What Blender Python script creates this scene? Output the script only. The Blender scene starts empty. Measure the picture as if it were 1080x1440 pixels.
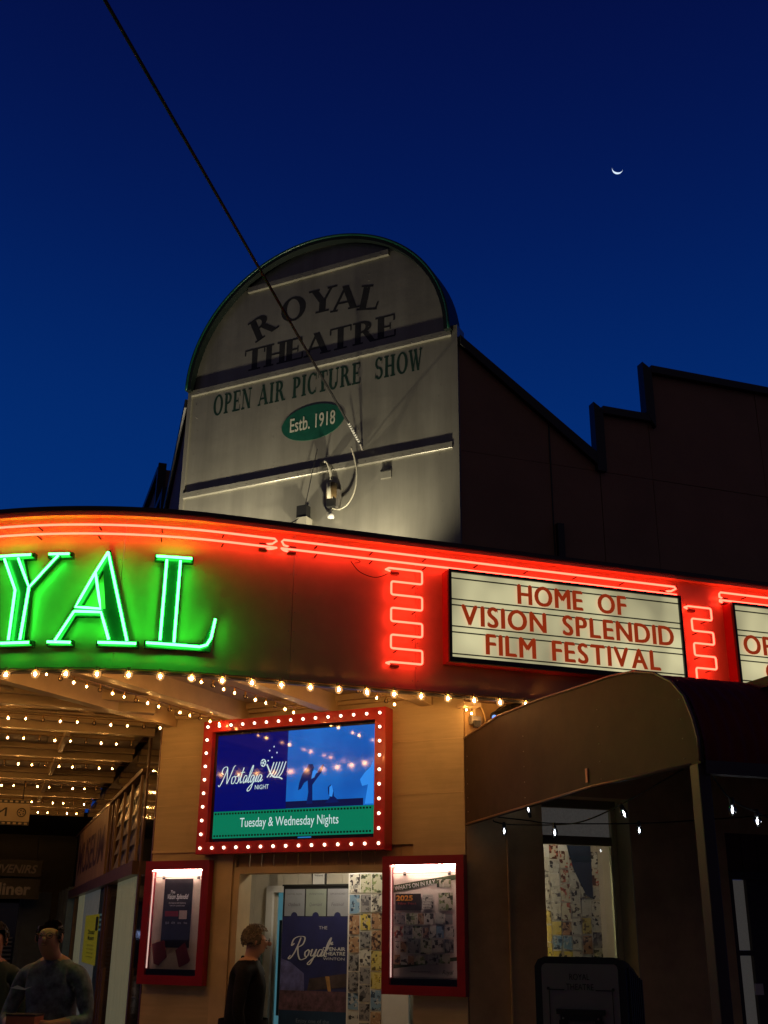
import bpy, bmesh, math, random
from mathutils import Vector, Matrix, noise
R_ = math.radians
PI = math.pi
random.seed(7)
SC = bpy.context.scene
COL = SC.collection

# ------------------------------------------------------------------ camera
F_PX, PITCH, ROLL, EYE = 1541.84, R_(21.11), R_(0.569), 1.62
fw = Vector((0, math.cos(PITCH), math.sin(PITCH)))
rt = Vector((1, 0, 0))
up = rt.cross(fw)
cr = rt * math.cos(ROLL) + up * math.sin(ROLL)
cu = -rt * math.sin(ROLL) + up * math.cos(ROLL)
cam_d = bpy.data.cameras.new('camera')
cam = bpy.data.objects.new('camera', cam_d)
COL.objects.link(cam)
cam.matrix_world = Matrix(((cr.x, cu.x, -fw.x, 0), (cr.y, cu.y, -fw.y, 0), (cr.z, cu.z, -fw.z, EYE), (0, 0, 0, 1)))
cam_d.sensor_fit = 'VERTICAL'
cam_d.sensor_height = 24.0
cam_d.sensor_width = 18.0
cam_d.lens = F_PX / 1440 * 24.0
cam_d.clip_start = 0.05
cam_d.clip_end = 5000
SC.camera = cam

# ------------------------------------------------------------------ dusk sky
w = bpy.data.worlds.new('World')
SC.world = w
w.use_nodes = True
nt = w.node_tree
bg = nt.nodes['Background']
tc = nt.nodes.new('ShaderNodeTexCoord')
sx = nt.nodes.new('ShaderNodeSeparateXYZ')
rp = nt.nodes.new('ShaderNodeValToRGB')
nt.links.new(tc.outputs['Generated'], sx.inputs[0])
nt.links.new(sx.outputs['Z'], rp.inputs[0])
# dusk: the glow is on the side the sun went down (behind the building, below the moon), fading to night behind the camera
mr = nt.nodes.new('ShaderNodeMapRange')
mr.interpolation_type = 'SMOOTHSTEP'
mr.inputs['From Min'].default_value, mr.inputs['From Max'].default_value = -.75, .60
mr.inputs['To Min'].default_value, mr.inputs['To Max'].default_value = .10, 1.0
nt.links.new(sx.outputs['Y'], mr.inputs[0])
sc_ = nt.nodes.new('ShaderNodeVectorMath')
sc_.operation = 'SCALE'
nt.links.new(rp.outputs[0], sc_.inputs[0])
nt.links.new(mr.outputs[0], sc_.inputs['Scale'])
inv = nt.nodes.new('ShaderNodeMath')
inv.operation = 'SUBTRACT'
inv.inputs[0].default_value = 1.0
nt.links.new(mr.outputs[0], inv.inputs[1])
ng = nt.nodes.new('ShaderNodeVectorMath')           # night side: dull warm tone added out of view to lift the brown walls
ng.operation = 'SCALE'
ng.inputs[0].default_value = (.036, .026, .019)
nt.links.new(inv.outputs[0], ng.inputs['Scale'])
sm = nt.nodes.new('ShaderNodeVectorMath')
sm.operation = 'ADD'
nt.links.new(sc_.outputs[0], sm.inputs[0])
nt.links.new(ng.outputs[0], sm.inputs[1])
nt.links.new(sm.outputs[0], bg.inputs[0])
cr_ = rp.color_ramp
cr_.interpolation = 'B_SPLINE'
stops = [(0.0, (.004, .030, .185)), (.30, (.0010, .0300, .180)), (.45, (.0007, .0215, .148)), (.58, (.0008, .0100, .094)),
         (.72, (.0012, .0046, .056)), (1.0, (.0010, .0024, .030))]
cr_.elements[0].position, cr_.elements[0].color = stops[0][0], (*stops[0][1], 1)
cr_.elements[1].position, cr_.elements[1].color = stops[-1][0], (*stops[-1][1], 1)
for p_, c_ in stops[1:-1]:
    e_ = cr_.elements.new(p_)
    e_.color = (*c_, 1)
bg.inputs[1].default_value = 1.0

SC.view_settings.view_transform = 'Standard'
SC.view_settings.look = 'None'
SC.view_settings.gamma = 1
SC.view_settings.exposure = 0
SC.view_settings.use_curve_mapping = False
SC.render.engine = 'CYCLES'
SC.cycles.use_denoising = True
SC.cycles.use_light_tree = True
SC.cycles.max_bounces = 6
SC.cycles.diffuse_bounces = 3
SC.cycles.glossy_bounces = 3
SC.cycles.transparent_max_bounces = 12
SC.cycles.sample_clamp_indirect = 3.0
SC.cycles.caustics_reflective = False
SC.cycles.caustics_refractive = False

NEON_RED = 14.5
NEON_GREEN = 26.0
BULB = 370.0
FLOOD = 112.0

# ------------------------------------------------------------------ materials
MATS = {}
def mat(name, col=(.5, .5, .5), rough=.6, metal=0, var=.12, scale=6, bump=.0, bscale=60, coat=0, emit=None, es=0, streak=0,
        alpha=1, trans=0, dirt=0, spec=.5, hstreak=0):
    if name in MATS:
        return MATS[name]
    m = bpy.data.materials.new(name)
    m.use_nodes = True
    n, l = m.node_tree.nodes, m.node_tree.links
    b = n['Principled BSDF']
    b.inputs['Roughness'].default_value = rough
    b.inputs['Metallic'].default_value = metal
    b.inputs['Coat Weight'].default_value = coat
    b.inputs['Coat Roughness'].default_value = .08
    b.inputs['Alpha'].default_value = alpha
    b.inputs['Specular IOR Level'].default_value = spec
    b.inputs['Transmission Weight'].default_value = trans
    t = n.new('ShaderNodeTexCoord')
    if var > 0:
        mp = n.new('ShaderNodeMapping')
        mp.inputs['Scale'].default_value = (scale * (.35 if hstreak else 1), scale * (.35 if hstreak else 1), scale * (.12 if streak else 5 if hstreak else 1))
        l.new(t.outputs['Object'], mp.inputs[0])
        nz = n.new('ShaderNodeTexNoise')
        nz.inputs['Scale'].default_value = 1
        nz.inputs['Detail'].default_value = 6
        nz.inputs['Roughness'].default_value = .65
        l.new(mp.outputs[0], nz.inputs['Vector'])
        r = n.new('ShaderNodeValToRGB')
        r.color_ramp.elements[0].position = .32
        r.color_ramp.elements[1].position = .68
        r.color_ramp.elements[0].color = (*[c * (1 - var) for c in col], 1)
        r.color_ramp.elements[1].color = (*[min(1, c * (1 + var)) for c in col], 1)
        l.new(nz.outputs[0], r.inputs[0])
        out = r.outputs[0]
        if dirt:
            n2 = n.new('ShaderNodeTexNoise')
            n2.inputs['Scale'].default_value = scale * .35
            n2.inputs['Detail'].default_value = 8
            l.new(t.outputs['Object'], n2.inputs['Vector'])
            r2 = n.new('ShaderNodeValToRGB')
            r2.color_ramp.elements[0].position = .52
            r2.color_ramp.elements[1].position = .72
            l.new(n2.outputs[0], r2.inputs[0])
            mx = n.new('ShaderNodeMix')
            mx.data_type = 'RGBA'
            ml = n.new('ShaderNodeMath')
            ml.operation = 'MULTIPLY'
            ml.inputs[1].default_value = dirt
            l.new(r2.outputs[0], ml.inputs[0])
            l.new(ml.outputs[0], mx.inputs[0])
            l.new(out, mx.inputs[6])
            mx.inputs[7].default_value = (*[c * .35 for c in col], 1)
            out = mx.outputs[2]
        l.new(out, b.inputs['Base Color'])
    else:
        b.inputs['Base Color'].default_value = (*col, 1)
    if bump:
        nb = n.new('ShaderNodeTexNoise')
        nb.inputs['Scale'].default_value = bscale
        nb.inputs['Detail'].default_value = 4
        l.new(t.outputs['Object'], nb.inputs['Vector'])
        bp = n.new('ShaderNodeBump')
        bp.inputs['Strength'].default_value = bump
        bp.inputs['Distance'].default_value = .01
        l.new(nb.outputs[0], bp.inputs['Height'])
        l.new(bp.outputs[0], b.inputs['Normal'])
    if emit:
        b.inputs['Emission Color'].default_value = (*emit, 1)
        b.inputs['Emission Strength'].default_value = es
    MATS[name] = m
    return m

def glass(name, tint=(1, 1, 1), a=.12, rough=.03):
    """thin pane: mostly see-through with a sharp reflection"""
    if name in MATS:
        return MATS[name]
    m = bpy.data.materials.new(name)
    m.use_nodes = True
    n, l = m.node_tree.nodes, m.node_tree.links
    n.remove(n['Principled BSDF'])
    tr = n.new('ShaderNodeBsdfTransparent')
    tr.inputs[0].default_value = (*tint, 1)
    gl = n.new('ShaderNodeBsdfGlossy')
    gl.inputs['Roughness'].default_value = rough
    lw = n.new('ShaderNodeFresnel')
    lw.inputs[0].default_value = 1.5
    ad = n.new('ShaderNodeMath')
    ad.operation = 'ADD'
    ad.use_clamp = True
    ad.inputs[1].default_value = a
    l.new(lw.outputs[0], ad.inputs[0])
    mx = n.new('ShaderNodeMixShader')
    l.new(ad.outputs[0], mx.inputs[0])
    l.new(tr.outputs[0], mx.inputs[1])
    l.new(gl.outputs[0], mx.inputs[2])
    l.new(mx.outputs[0], n['Material Output'].inputs[0])
    MATS[name] = m
    return m

def emis(name, col, s, sample=True):
    if name in MATS:
        return MATS[name]
    m = bpy.data.materials.new(name)
    m.use_nodes = True
    b = m.node_tree.nodes['Principled BSDF']
    b.inputs['Base Color'].default_value = (*[min(c, 1) * .3 for c in col], 1)
    b.inputs['Roughness'].default_value = .3
    b.inputs['Emission Color'].default_value = (*col, 1)
    b.inputs['Emission Strength'].default_value = s
    if not sample:
        m.cycles.emission_sampling = 'NONE'
    MATS[name] = m
    return m

def print_mat(i, paper, dark, acc):
    """a small printed card: paper with blocks of picture and lettering, different on every object"""
    m = bpy.data.materials.new('printed_card')
    m.use_nodes = True
    n, l = m.node_tree.nodes, m.node_tree.links
    b = n['Principled BSDF']
    b.inputs['Roughness'].default_value = .45
    t = n.new('ShaderNodeTexCoord')
    oi = n.new('ShaderNodeObjectInfo')
    ad = n.new('ShaderNodeVectorMath')
    ad.operation = 'ADD'
    l.new(t.outputs['Object'], ad.inputs[0])
    ml = n.new('ShaderNodeMath')
    ml.operation = 'MULTIPLY'
    ml.inputs[1].default_value = 37
    l.new(oi.outputs['Random'], ml.inputs[0])
    l.new(ml.outputs[0], ad.inputs[1])
    a = n.new('ShaderNodeTexVoronoi')
    a.distance = 'CHEBYCHEV'
    a.inputs['Scale'].default_value = 42
    l.new(ad.outputs[0], a.inputs['Vector'])
    sp = n.new('ShaderNodeSeparateColor')
    l.new(a.outputs['Color'], sp.inputs[0])
    a2 = n.new('ShaderNodeTexNoise')
    a2.inputs['Scale'].default_value = 70
    a2.inputs['Detail'].default_value = 2
    l.new(ad.outputs[0], a2.inputs['Vector'])
    mxn = n.new('ShaderNodeMath')
    mxn.operation = 'MULTIPLY_ADD'
    mxn.inputs[1].default_value = .55
    l.new(a2.outputs[0], mxn.inputs[0])
    l.new(sp.outputs[0], mxn.inputs[2])
    r = n.new('ShaderNodeValToRGB')
    r.color_ramp.interpolation = 'CONSTANT'
    r.color_ramp.elements[0].color = (*dark, 1)
    r.color_ramp.elements[1].position = .46
    r.color_ramp.elements[1].color = (*acc, 1)
    e = r.color_ramp.elements.new(.66)
    e.color = (*paper, 1)
    l.new(mxn.outputs[0], r.inputs[0])
    l.new(r.outputs[0], b.inputs['Base Color'])
    return m
CARD_MATS = [print_mat(i, *c) for i, c in enumerate([
    ((.62, .58, .50), (.05, .04, .04), (.30, .28, .26)), ((.60, .55, .44), (.10, .03, .02), (.45, .12, .08)),
    ((.58, .56, .52), (.03, .03, .04), (.50, .47, .42)), ((.62, .50, .16), (.10, .07, .02), (.50, .36, .05)),
    ((.20, .32, .45), (.02, .05, .10), (.45, .47, .48)), ((.40, .22, .12), (.05, .02, .02), (.55, .40, .25)),
    ((.55, .52, .40), (.05, .06, .03), (.22, .28, .12)), ((.30, .28, .27), (.015, .015, .02), (.12, .11, .12)),
    ((.66, .62, .55), (.07, .06, .06), (.55, .52, .47)), ((.62, .48, .10), (.03, .03, .03), (.55, .42, .25))])]

M_FASCIA = mat('painted_fascia_metal', (.50, .34, .15), .38, var=.10, scale=3, bump=.03, bscale=14, coat=.22)
M_DARK = mat('dark_trim', (.018, .018, .018), .45)
M_COPING = mat('dark_green_coping', (.004, .010, .008), .5, var=.2)
M_CREAM = mat('cream_painted_boards', (.56, .44, .26), .6, var=.09, scale=6, bump=.15, bscale=30, dirt=.35, hstreak=1, spec=.3)
M_CREAM2 = mat('cream_ceiling_paint', (.58, .46, .28), .65, var=.14, scale=3, bump=.15, bscale=25, dirt=.4, spec=.25)
M_BEAM = mat('cream_beam_paint', (.64, .50, .30), .55, var=.08, scale=5, dirt=.35, spec=.3)
M_GABLE = mat('silver_painted_sheet', (.31, .30, .25), .32, metal=.30, var=.22, scale=3.0, streak=1, bump=.8, bscale=2.2, dirt=.35)  # streaks put metal mottling and sheet reflections into the colour
M_SIDE = mat('brown_side_sheet', (.30, .17, .10), .7, var=.12, scale=2, bump=.1, bscale=20, dirt=.3)
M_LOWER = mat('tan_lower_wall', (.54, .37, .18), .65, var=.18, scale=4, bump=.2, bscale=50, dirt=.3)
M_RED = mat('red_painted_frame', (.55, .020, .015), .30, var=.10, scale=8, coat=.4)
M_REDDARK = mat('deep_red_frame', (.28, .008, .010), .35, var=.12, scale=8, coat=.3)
M_ROOF = mat('dark_red_roof_sheet', (.15, .018, .014), .6, var=.2, scale=4, spec=.15)
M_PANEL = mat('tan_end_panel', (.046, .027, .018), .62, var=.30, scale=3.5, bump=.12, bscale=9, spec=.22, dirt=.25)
M_POST = mat('dark_post_paint', (.045, .028, .022), .5, var=.2)
M_BLACK = mat('black_plastic', (.012, .012, .013), .4, var=0)
M_BLACKGLOSS = mat('black_gloss', (.008, .008, .009), .08, var=0, coat=1)
M_WIRE = mat('black_cable', (.006, .006, .006), .95, var=0)
M_BRASS = mat('aged_brass', (.35, .22, .09), .3, metal=.9, var=.2, scale=30)
M_GALV = mat('weathered_grey_metal', (.30, .28, .25), .45, metal=.5, var=.3, scale=20)
M_WHITE = mat('white_paint', (.72, .70, .66), .5, var=.05)
M_GLOBE = glass('clear_bulb_glass', (1, .93, .8), .03, .05)
M_PANE = glass('window_glass', (.95, .97, .98), .03, .02)
M_DARKPANE = mat('dark_window_glass', (.006, .007, .009), .04, var=0, coat=1)

# ------------------------------------------------------------------ frames, meshes, things
class Fr:
    """a wall's frame: u along the wall, v out of the wall, z up"""
    def __init__(s, x, y, az):
        s.x, s.y, s.az = x, y, az
    def matrix(s, u=0, v=0, z=0, rot=0):
        a = s.az
        px = s.x + u * math.sin(a) + v * math.cos(a)
        py = s.y + u * math.cos(a) - v * math.sin(a)
        return Matrix.Translation((px, py, z)) @ Matrix.Rotation(PI / 2 - a + rot, 4, 'Z')
    def pt(s, u, v, z):
        a = s.az
        return Vector((s.x + u * math.sin(a) + v * math.cos(a), s.y + u * math.cos(a) - v * math.sin(a), z))
AR = R_(71.33)
AC = AR + PI / 4
AL = AR + PI / 2
C = Fr(.61880, 8.35795, AC)       # the splayed corner wall, u from -2.82 to 0
RW = Fr(.61880, 8.35795, AR)      # the wall along the right-hand street, u from 0
LW = Fr(-1.90864, 9.60873, AL)    # the wall along the left-hand street, u down to the far end
WORLD = Fr(0, 0, PI / 2)          # u = x, v = -y
BASE = {}

def tag(o, label=None, cat=None, group=None, kind=None):
    if label: o['label'] = label
    if cat: o['category'] = cat
    if group: o['group'] = group
    if kind: o['kind'] = kind
    return o

def thing(name, label, cat, fr, u=0, v=0, z=0, group=None, kind=None):
    o = bpy.data.objects.new(name, None)
    o.empty_display_size = .1
    COL.objects.link(o)
    o.matrix_world = fr.matrix(u, v, z)
    BASE[o.name] = (fr, (u, v, z))
    return tag(o, label, cat, group, kind)

def inst(name, me, parent, u=0, v=0, z=0, rot=0, sub=False, scale=None):
    """a part that shares its mesh; its place is in the wall frame of its thing"""
    o = bpy.data.objects.new(name, me)
    COL.objects.link(o)
    o.parent = parent
    if not sub:
        b = BASE[parent.name][1]
        o.location = (u - b[0], -(v - b[1]), z - b[2])
        o.rotation_euler = (0, 0, rot)
    if scale: o.scale = scale
    return o

_TX = {}
def text_geo(s, bold=0.0, shear=0.0):
    k = (s, bold, shear)
    if k in _TX: return _TX[k]
    cd = bpy.data.curves.new('t', 'FONT')
    cd.body = s
    cd.size = 1
    cd.offset = bold
    cd.shear = shear
    cd.resolution_u = 4
    cd.fill_mode = 'FRONT'
    o = bpy.data.objects.new('t', cd)
    COL.objects.link(o)
    dg = bpy.context.evaluated_depsgraph_get()
    me = bpy.data.meshes.new_from_object(o.evaluated_get(dg))
    vs = [tuple(q.co[:2]) for q in me.vertices]
    fs = [tuple(p.vertices) for p in me.polygons]
    bpy.data.objects.remove(o)
    bpy.data.curves.remove(cd)
    bpy.data.meshes.remove(me)
    _TX[k] = (vs, fs)
    return vs, fs

T_, t_, h_ = .21, .09, .075
SERIF = {
 'A': (.84, [('s', .06, 0, .40, 1, .09), ('s', .38, 1, .70, 0, T_), ('b', .2, .28, .56, .36), ('b', -.04, 0, .2, h_), ('b', .52, 0, .88, h_)]),
 'R': (.86, [('b', .08, 0, .29, 1), ('b', 0, 0, .37, h_), ('b', 0, 1 - h_, .32, 1), ('a', .32, .74, .34, .26, -90, 90, T_, t_), ('b', .28, .48, .34, .56), ('b', .28, .92, .34, 1), ('s', .44, .52, .72, 0, T_), ('b', .6, 0, .9, h_)]),
 'P': (.68, [('b', .08, 0, .29, 1), ('b', 0, 0, .37, h_), ('b', 0, 1 - h_, .32, 1), ('a', .32, .72, .34, .28, -90, 90, T_, t_), ('b', .28, .44, .34, .52), ('b', .28, .92, .34, 1)]),
 'O': (.86, [('a', .43, .5, .43, .52, 0, 360, T_, t_)]),
 'Y': (.80, [('s', .12, 1, .40, .44, T_), ('s', .68, 1, .44, .44, .09), ('b', .3, 0, .51, .5), ('b', -.04, 1 - h_, .3, 1), ('b', .54, 1 - h_, .84, 1), ('b', .2, 0, .61, h_)]),
 'L': (.66, [('b', .08, 0, .29, 1), ('b', 0, 1 - h_, .38, 1), ('b', 0, 0, .64, h_), ('s', .60, .04, .64, .32, .06)]),
 'T': (.74, [('b', .27, 0, .48, 1), ('b', 0, 1 - h_, .75, 1), ('b', .16, 0, .6, h_), ('b', 0, .72, .045, .95), ('b', .705, .72, .75, .95)]),
 'H': (.86, [('b', .08, 0, .29, 1), ('b', .57, 0, .78, 1), ('b', 0, 0, .37, h_), ('b', 0, 1 - h_, .37, 1), ('b', .49, 0, .86, h_), ('b', .49, 1 - h_, .86, 1), ('b', .28, .46, .58, .54)]),
 'E': (.68, [('b', .08, 0, .29, 1), ('b', 0, 0, .64, h_), ('b', 0, 1 - h_, .62, 1), ('b', .28, .46, .48, .54), ('b', .46, .36, .5, .64), ('b', .58, .72, .63, .96), ('b', .61, .03, .66, .3)]),
 'N': (.86, [('b', .10, 0, .17, 1), ('s', .16, 1, .70, 0, T_), ('b', .68, 0, .75, 1), ('b', 0, 1 - h_, .22, 1), ('b', 0, 0, .28, h_), ('b', .56, 1 - h_, .86, 1)]),
 'I': (.38, [('b', .08, 0, .29, 1), ('b', 0, 0, .37, h_), ('b', 0, 1 - h_, .37, 1)]),
 'C': (.78, [('a', .43, .5, .43, .52, 48, 312, T_, t_), ('b', .68, .66, .73, .98), ('b', .68, .04, .73, .3)]),
 'S': (.62, [('a', .30, .74, .29, .28, 25, 268, .17, t_), ('a', .31, .27, .30, .29, -155, 92, .17, t_), ('b', .52, .7, .56, .98), ('b', .02, .02, .06, .3)]),
 'U': (.86, [('b', .08, .3, .29, 1), ('a', .42, .32, .34, .34, 180, 360, T_, t_), ('b', .68, .3, .76, 1), ('b', 0, 1 - h_, .37, 1), ('b', .58, 1 - h_, .86, 1)]),
 'W': (1.0, [('s', .10, 1, .32, 0, .17), ('s', .32, 0, .52, 1, .08), ('s', .46, 1, .70, 0, .17), ('s', .70, 0, .90, 1, .08), ('b', -.04, 1 - h_, .26, 1), ('b', .36, 1 - h_, .6, 1), ('b', .78, 1 - h_, 1.0, 1)]),
 ' ': (.42, [])}

def catmull(pts, n=6):
    out = []
    P = [pts[0]] + list(pts) + [pts[-1]]
    for i in range(1, len(P) - 2):
        p0, p1, p2, p3 = [Vector(q) for q in P[i - 1:i + 3]]
        for k in range(n):
            t = k / n
            out.append(.5 * ((2 * p1) + (p2 - p0) * t + (2 * p0 - 5 * p1 + 4 * p2 - p3) * t * t + (3 * p1 - p0 - 3 * p2 + p3) * t ** 3))
    out.append(Vector(P[-2]))
    return out

class MB:
    def __init__(s):
        s.v, s.f, s.m = [], [], []
        s.k = 0
    def add(s, vs, fs, mi=0):
        o = len(s.v)
        s.v += [tuple(q) for q in vs]
        s.f += [tuple(i + o for i in f) for f in fs]
        s.m += [mi] * len(fs)
        return s
    def box(s, u0, u1, v0, v1, z0, z1, mi=0):
        return s.add([(u0, v0, z0), (u1, v0, z0), (u1, v1, z0), (u0, v1, z0), (u0, v0, z1), (u1, v0, z1), (u1, v1, z1), (u0, v1, z1)],
                     [(0, 1, 2, 3), (4, 5, 6, 7), (0, 1, 5, 4), (1, 2, 6, 5), (2, 3, 7, 6), (3, 0, 4, 7)], mi)
    def prism(s, poly, v0, v1, mi=0):          # poly in (u, z), extruded along v
        n = len(poly)
        vs = [(a, v0, b) for a, b in poly] + [(a, v1, b) for a, b in poly]
        return s.add(vs, [tuple(range(n)), tuple(range(n, 2 * n))] + [(i, (i + 1) % n, n + (i + 1) % n, n + i) for i in range(n)], mi)
    def slab(s, poly, z0, z1, mi=0):           # poly in (u, v), extruded up
        n = len(poly)
        vs = [(a, b, z0) for a, b in poly] + [(a, b, z1) for a, b in poly]
        return s.add(vs, [tuple(range(n)), tuple(range(n, 2 * n))] + [(i, (i + 1) % n, n + (i + 1) % n, n + i) for i in range(n)], mi)
    def along(s, poly, u0, u1, mi=0):          # poly in (v, z), extruded along u
        n = len(poly)
        vs = [(u0, a, b) for a, b in poly] + [(u1, a, b) for a, b in poly]
        return s.add(vs, [tuple(range(n)), tuple(range(n, 2 * n))] + [(i, (i + 1) % n, n + (i + 1) % n, n + i) for i in range(n)], mi)
    def tube(s, pts, r, n=6, cap=True, mi=0):
        pts = [Vector(p) for p in pts]
        rs = r if isinstance(r, (list, tuple)) else [r] * len(pts)
        vs, fs = [], []
        prev = None
        for i, p in enumerate(pts):
            d = (pts[min(i + 1, len(pts) - 1)] - pts[max(i - 1, 0)])
            d = d.normalized() if d.length > 1e-9 else Vector((0, 0, 1))
            if prev is None:
                a = Vector((0, 0, 1)) if abs(d.z) < .9 else Vector((1, 0, 0))
                a = (a - d * a.dot(d)).normalized()
            else:
                a = prev - d * prev.dot(d)
                a = a.normalized() if a.length > 1e-6 else prev
            prev = a
            b = d.cross(a)
            for k in range(n):
                t = 2 * PI * k / n
                vs.append(p + (a * math.cos(t) + b * math.sin(t)) * rs[i])
        for i in range(len(pts) - 1):
            for k in range(n):
                fs.append((i * n + k, i * n + (k + 1) % n, (i + 1) * n + (k + 1) % n, (i + 1) * n + k))
        if cap:
            fs += [tuple(range(n)), tuple(range((len(pts) - 1) * n, len(pts) * n))]
        return s.add(vs, fs, mi)
    def lathe(s, prof, c=(0, 0, 0), n=12, mi=0):   # prof of (r, z)
        vs, fs = [], []
        for r, z in prof:
            for k in range(n):
                t = 2 * PI * k / n
                vs.append((c[0] + r * math.cos(t), c[1] + r * math.sin(t), c[2] + z))
        for i in range(len(prof) - 1):
            for k in range(n):
                fs.append((i * n + k, i * n + (k + 1) % n, (i + 1) * n + (k + 1) % n, (i + 1) * n + k))
        fs += [tuple(range(n)), tuple(range((len(prof) - 1) * n, len(prof) * n))]
        return s.add(vs, fs, mi)
    def ball(s, c, r, n=8, m=6, mi=0):
        rx, ry, rz = r if isinstance(r, (list, tuple)) else (r, r, r)
        vs = [(c[0], c[1], c[2] - rz)]
        for i in range(1, m):
            a = -PI / 2 + PI * i / m
            for k in range(n):
                t = 2 * PI * k / n
                vs.append((c[0] + rx * math.cos(a) * math.cos(t), c[1] + ry * math.cos(a) * math.sin(t), c[2] + rz * math.sin(a)))
        vs.append((c[0], c[1], c[2] + rz))
        fs = [(0, 1 + k, 1 + (k + 1) % n) for k in range(n)]
        for i in range(m - 2):
            for k in range(n):
                fs.append((1 + i * n + k, 1 + i * n + (k + 1) % n, 1 + (i + 1) * n + (k + 1) % n, 1 + (i + 1) * n + k))
        e = len(vs) - 1
        fs += [(e, 1 + (m - 2) * n + k, 1 + (m - 2) * n + (k + 1) % n) for k in range(n)]
        return s.add(vs, fs, mi)
    def disc(s, c, rx, rz, v, n=32, mi=0, t=.004):
        return s.prism([(c[0] + rx * math.cos(2 * PI * k / n), c[1] + rz * math.sin(2 * PI * k / n)) for k in range(n)], v, v + t, mi)
    def text(s, body, u, v, z, h, w=None, bold=0, shear=0, mi=0, rot=0, align=0):
        """sans lettering, lower left of the line at (u, z) when align = 0, centre when align = 1"""
        vs, fs = text_geo(body, bold, shear)
        if not vs: return s
        capv, _ = text_geo('H', bold)
        cap = max(q[1] for q in capv)
        x0, x1 = min(q[0] for q in vs), max(q[0] for q in vs)
        k = h / cap
        kx = (w / (x1 - x0)) if w else k
        W = (x1 - x0) * kx
        out = []
        for x, y in vs:
            a, b = (x - x0) * kx - W * (.5 if align else 0), y * k
            out.append((u + a * math.cos(rot) - b * math.sin(rot), v, z + a * math.sin(rot) + b * math.cos(rot)))
        return s.add(out, fs, mi)
    def serif(s, ch, u, v, z, h, w, rot=0, mi=0):
        """one painted serif capital, centred on u, standing on z"""
        adv, prims = SERIF[ch]
        for p in prims:
            polys = []
            if p[0] == 'b':
                polys = [[(p[1], p[2]), (p[3], p[2]), (p[3], p[4]), (p[1], p[4])]]
            elif p[0] == 's':
                x0, y0, x1, y1, ww = p[1:]
                polys = [[(x0 - ww / 2, y0), (x0 + ww / 2, y0), (x1 + ww / 2, y1), (x1 - ww / 2, y1)]]
            else:
                cx, cy, rx, ry, a0, a1, wx, wy = p[1:]
                n = 20
                for i in range(n):
                    q = []
                    for j, inner in ((i, 0), (i + 1, 0), (i + 1, 1), (i, 1)):
                        a = R_(a0 + (a1 - a0) * j / n)
                        q.append((cx + (rx - wx * inner) * math.cos(a), cy + (ry - wy * inner) * math.sin(a)))
                    polys.append(q)
            s.k += 1
            vv = v + .00006 * (s.k % 9)
            for q in polys:
                pts = []
                for x, y in q:
                    a, b = (x - adv / 2) * w / adv, y * h
                    pts.append((u + a * math.cos(rot) - b * math.sin(rot), vv, z + a * math.sin(rot) + b * math.cos(rot)))
                s.add(pts, [(0, 1, 2, 3)], mi)
        return s
    def stroke(s, pts, u, v, z, k, wd=.05, thin=.35, nib=R_(50), smooth=True, mi=0, shear=.25):
        """a brush stroke of changing width, pts in the letter's own units"""
        P = catmull([(p[0], p[1], 0) for p in pts], 5) if smooth else [Vector((p[0], p[1], 0)) for p in pts]
        s.k += 1
        vv = v + .0004 * (s.k % 9)
        L, Rr = [], []
        for i, p in enumerate(P):
            d = P[min(i + 1, len(P) - 1)] - P[max(i - 1, 0)]
            d = d.normalized() if d.length > 1e-9 else Vector((1, 0, 0))
            ang = math.atan2(d.y, d.x)
            ww = wd * (thin + (1 - thin) * abs(math.sin(ang))) * .5
            nn = Vector((-d.y, d.x, 0)) * ww
            for lst, q in ((L, p + nn), (Rr, p - nn)):
                lst.append((u + (q.x + shear * q.y) * k, vv, z + q.y * k))
        n = len(P)
        return s.add(L + Rr, [(i, i + 1, n + i + 1, n + i) for i in range(n - 1)], mi)
    def mesh(s, name, mats, base=(0, 0, 0), smooth=False, bevel=0):
        me = bpy.data.meshes.new(name)
        me.from_pydata([(a - base[0], -(b - base[1]), c - base[2]) for a, b, c in s.v], [], s.f)
        mats = mats if isinstance(mats, (list, tuple)) else [mats]
        for m in mats: me.materials.append(m)
        for p, i in zip(me.polygons, s.m): p.material_index = i
        bm = bmesh.new()
        bm.from_mesh(me)
        bmesh.ops.recalc_face_normals(bm, faces=bm.faces[:])
        if bevel:
            bmesh.ops.bevel(bm, geom=[e for e in bm.edges if len(e.link_faces) == 2 and e.calc_face_angle(0) > .6], offset=bevel, segments=2, affect='EDGES', profile=.6)
        bm.to_mesh(me)
        bm.free()
        if smooth:
            for p in me.polygons: p.use_smooth = True
        me.update()
        return me
    def build(s, name, mats, parent, smooth=False, bevel=0, label=None):
        """a part of its own, in the wall frame of the thing it belongs to"""
        r = parent
        while r.name not in BASE: r = r.parent
        me = s.mesh(name, mats, BASE[r.name][1], smooth, bevel)
        o = bpy.data.objects.new(name, me)
        COL.objects.link(o)
        o.parent = parent
        if label: o['label'] = label
        return o
    def solo(s, name, mats, label, cat, fr, u=0, v=0, z=0, group=None, kind=None, smooth=False, bevel=0):
        """a thing that is one mesh"""
        me = s.mesh(name, mats, (u, v, z), smooth, bevel)
        o = bpy.data.objects.new(name, me)
        COL.objects.link(o)
        o.matrix_world = fr.matrix(u, v, z)
        return tag(o, label, cat, group, kind)
def B(*a, **k): return MB().box(*a, **k)

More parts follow.
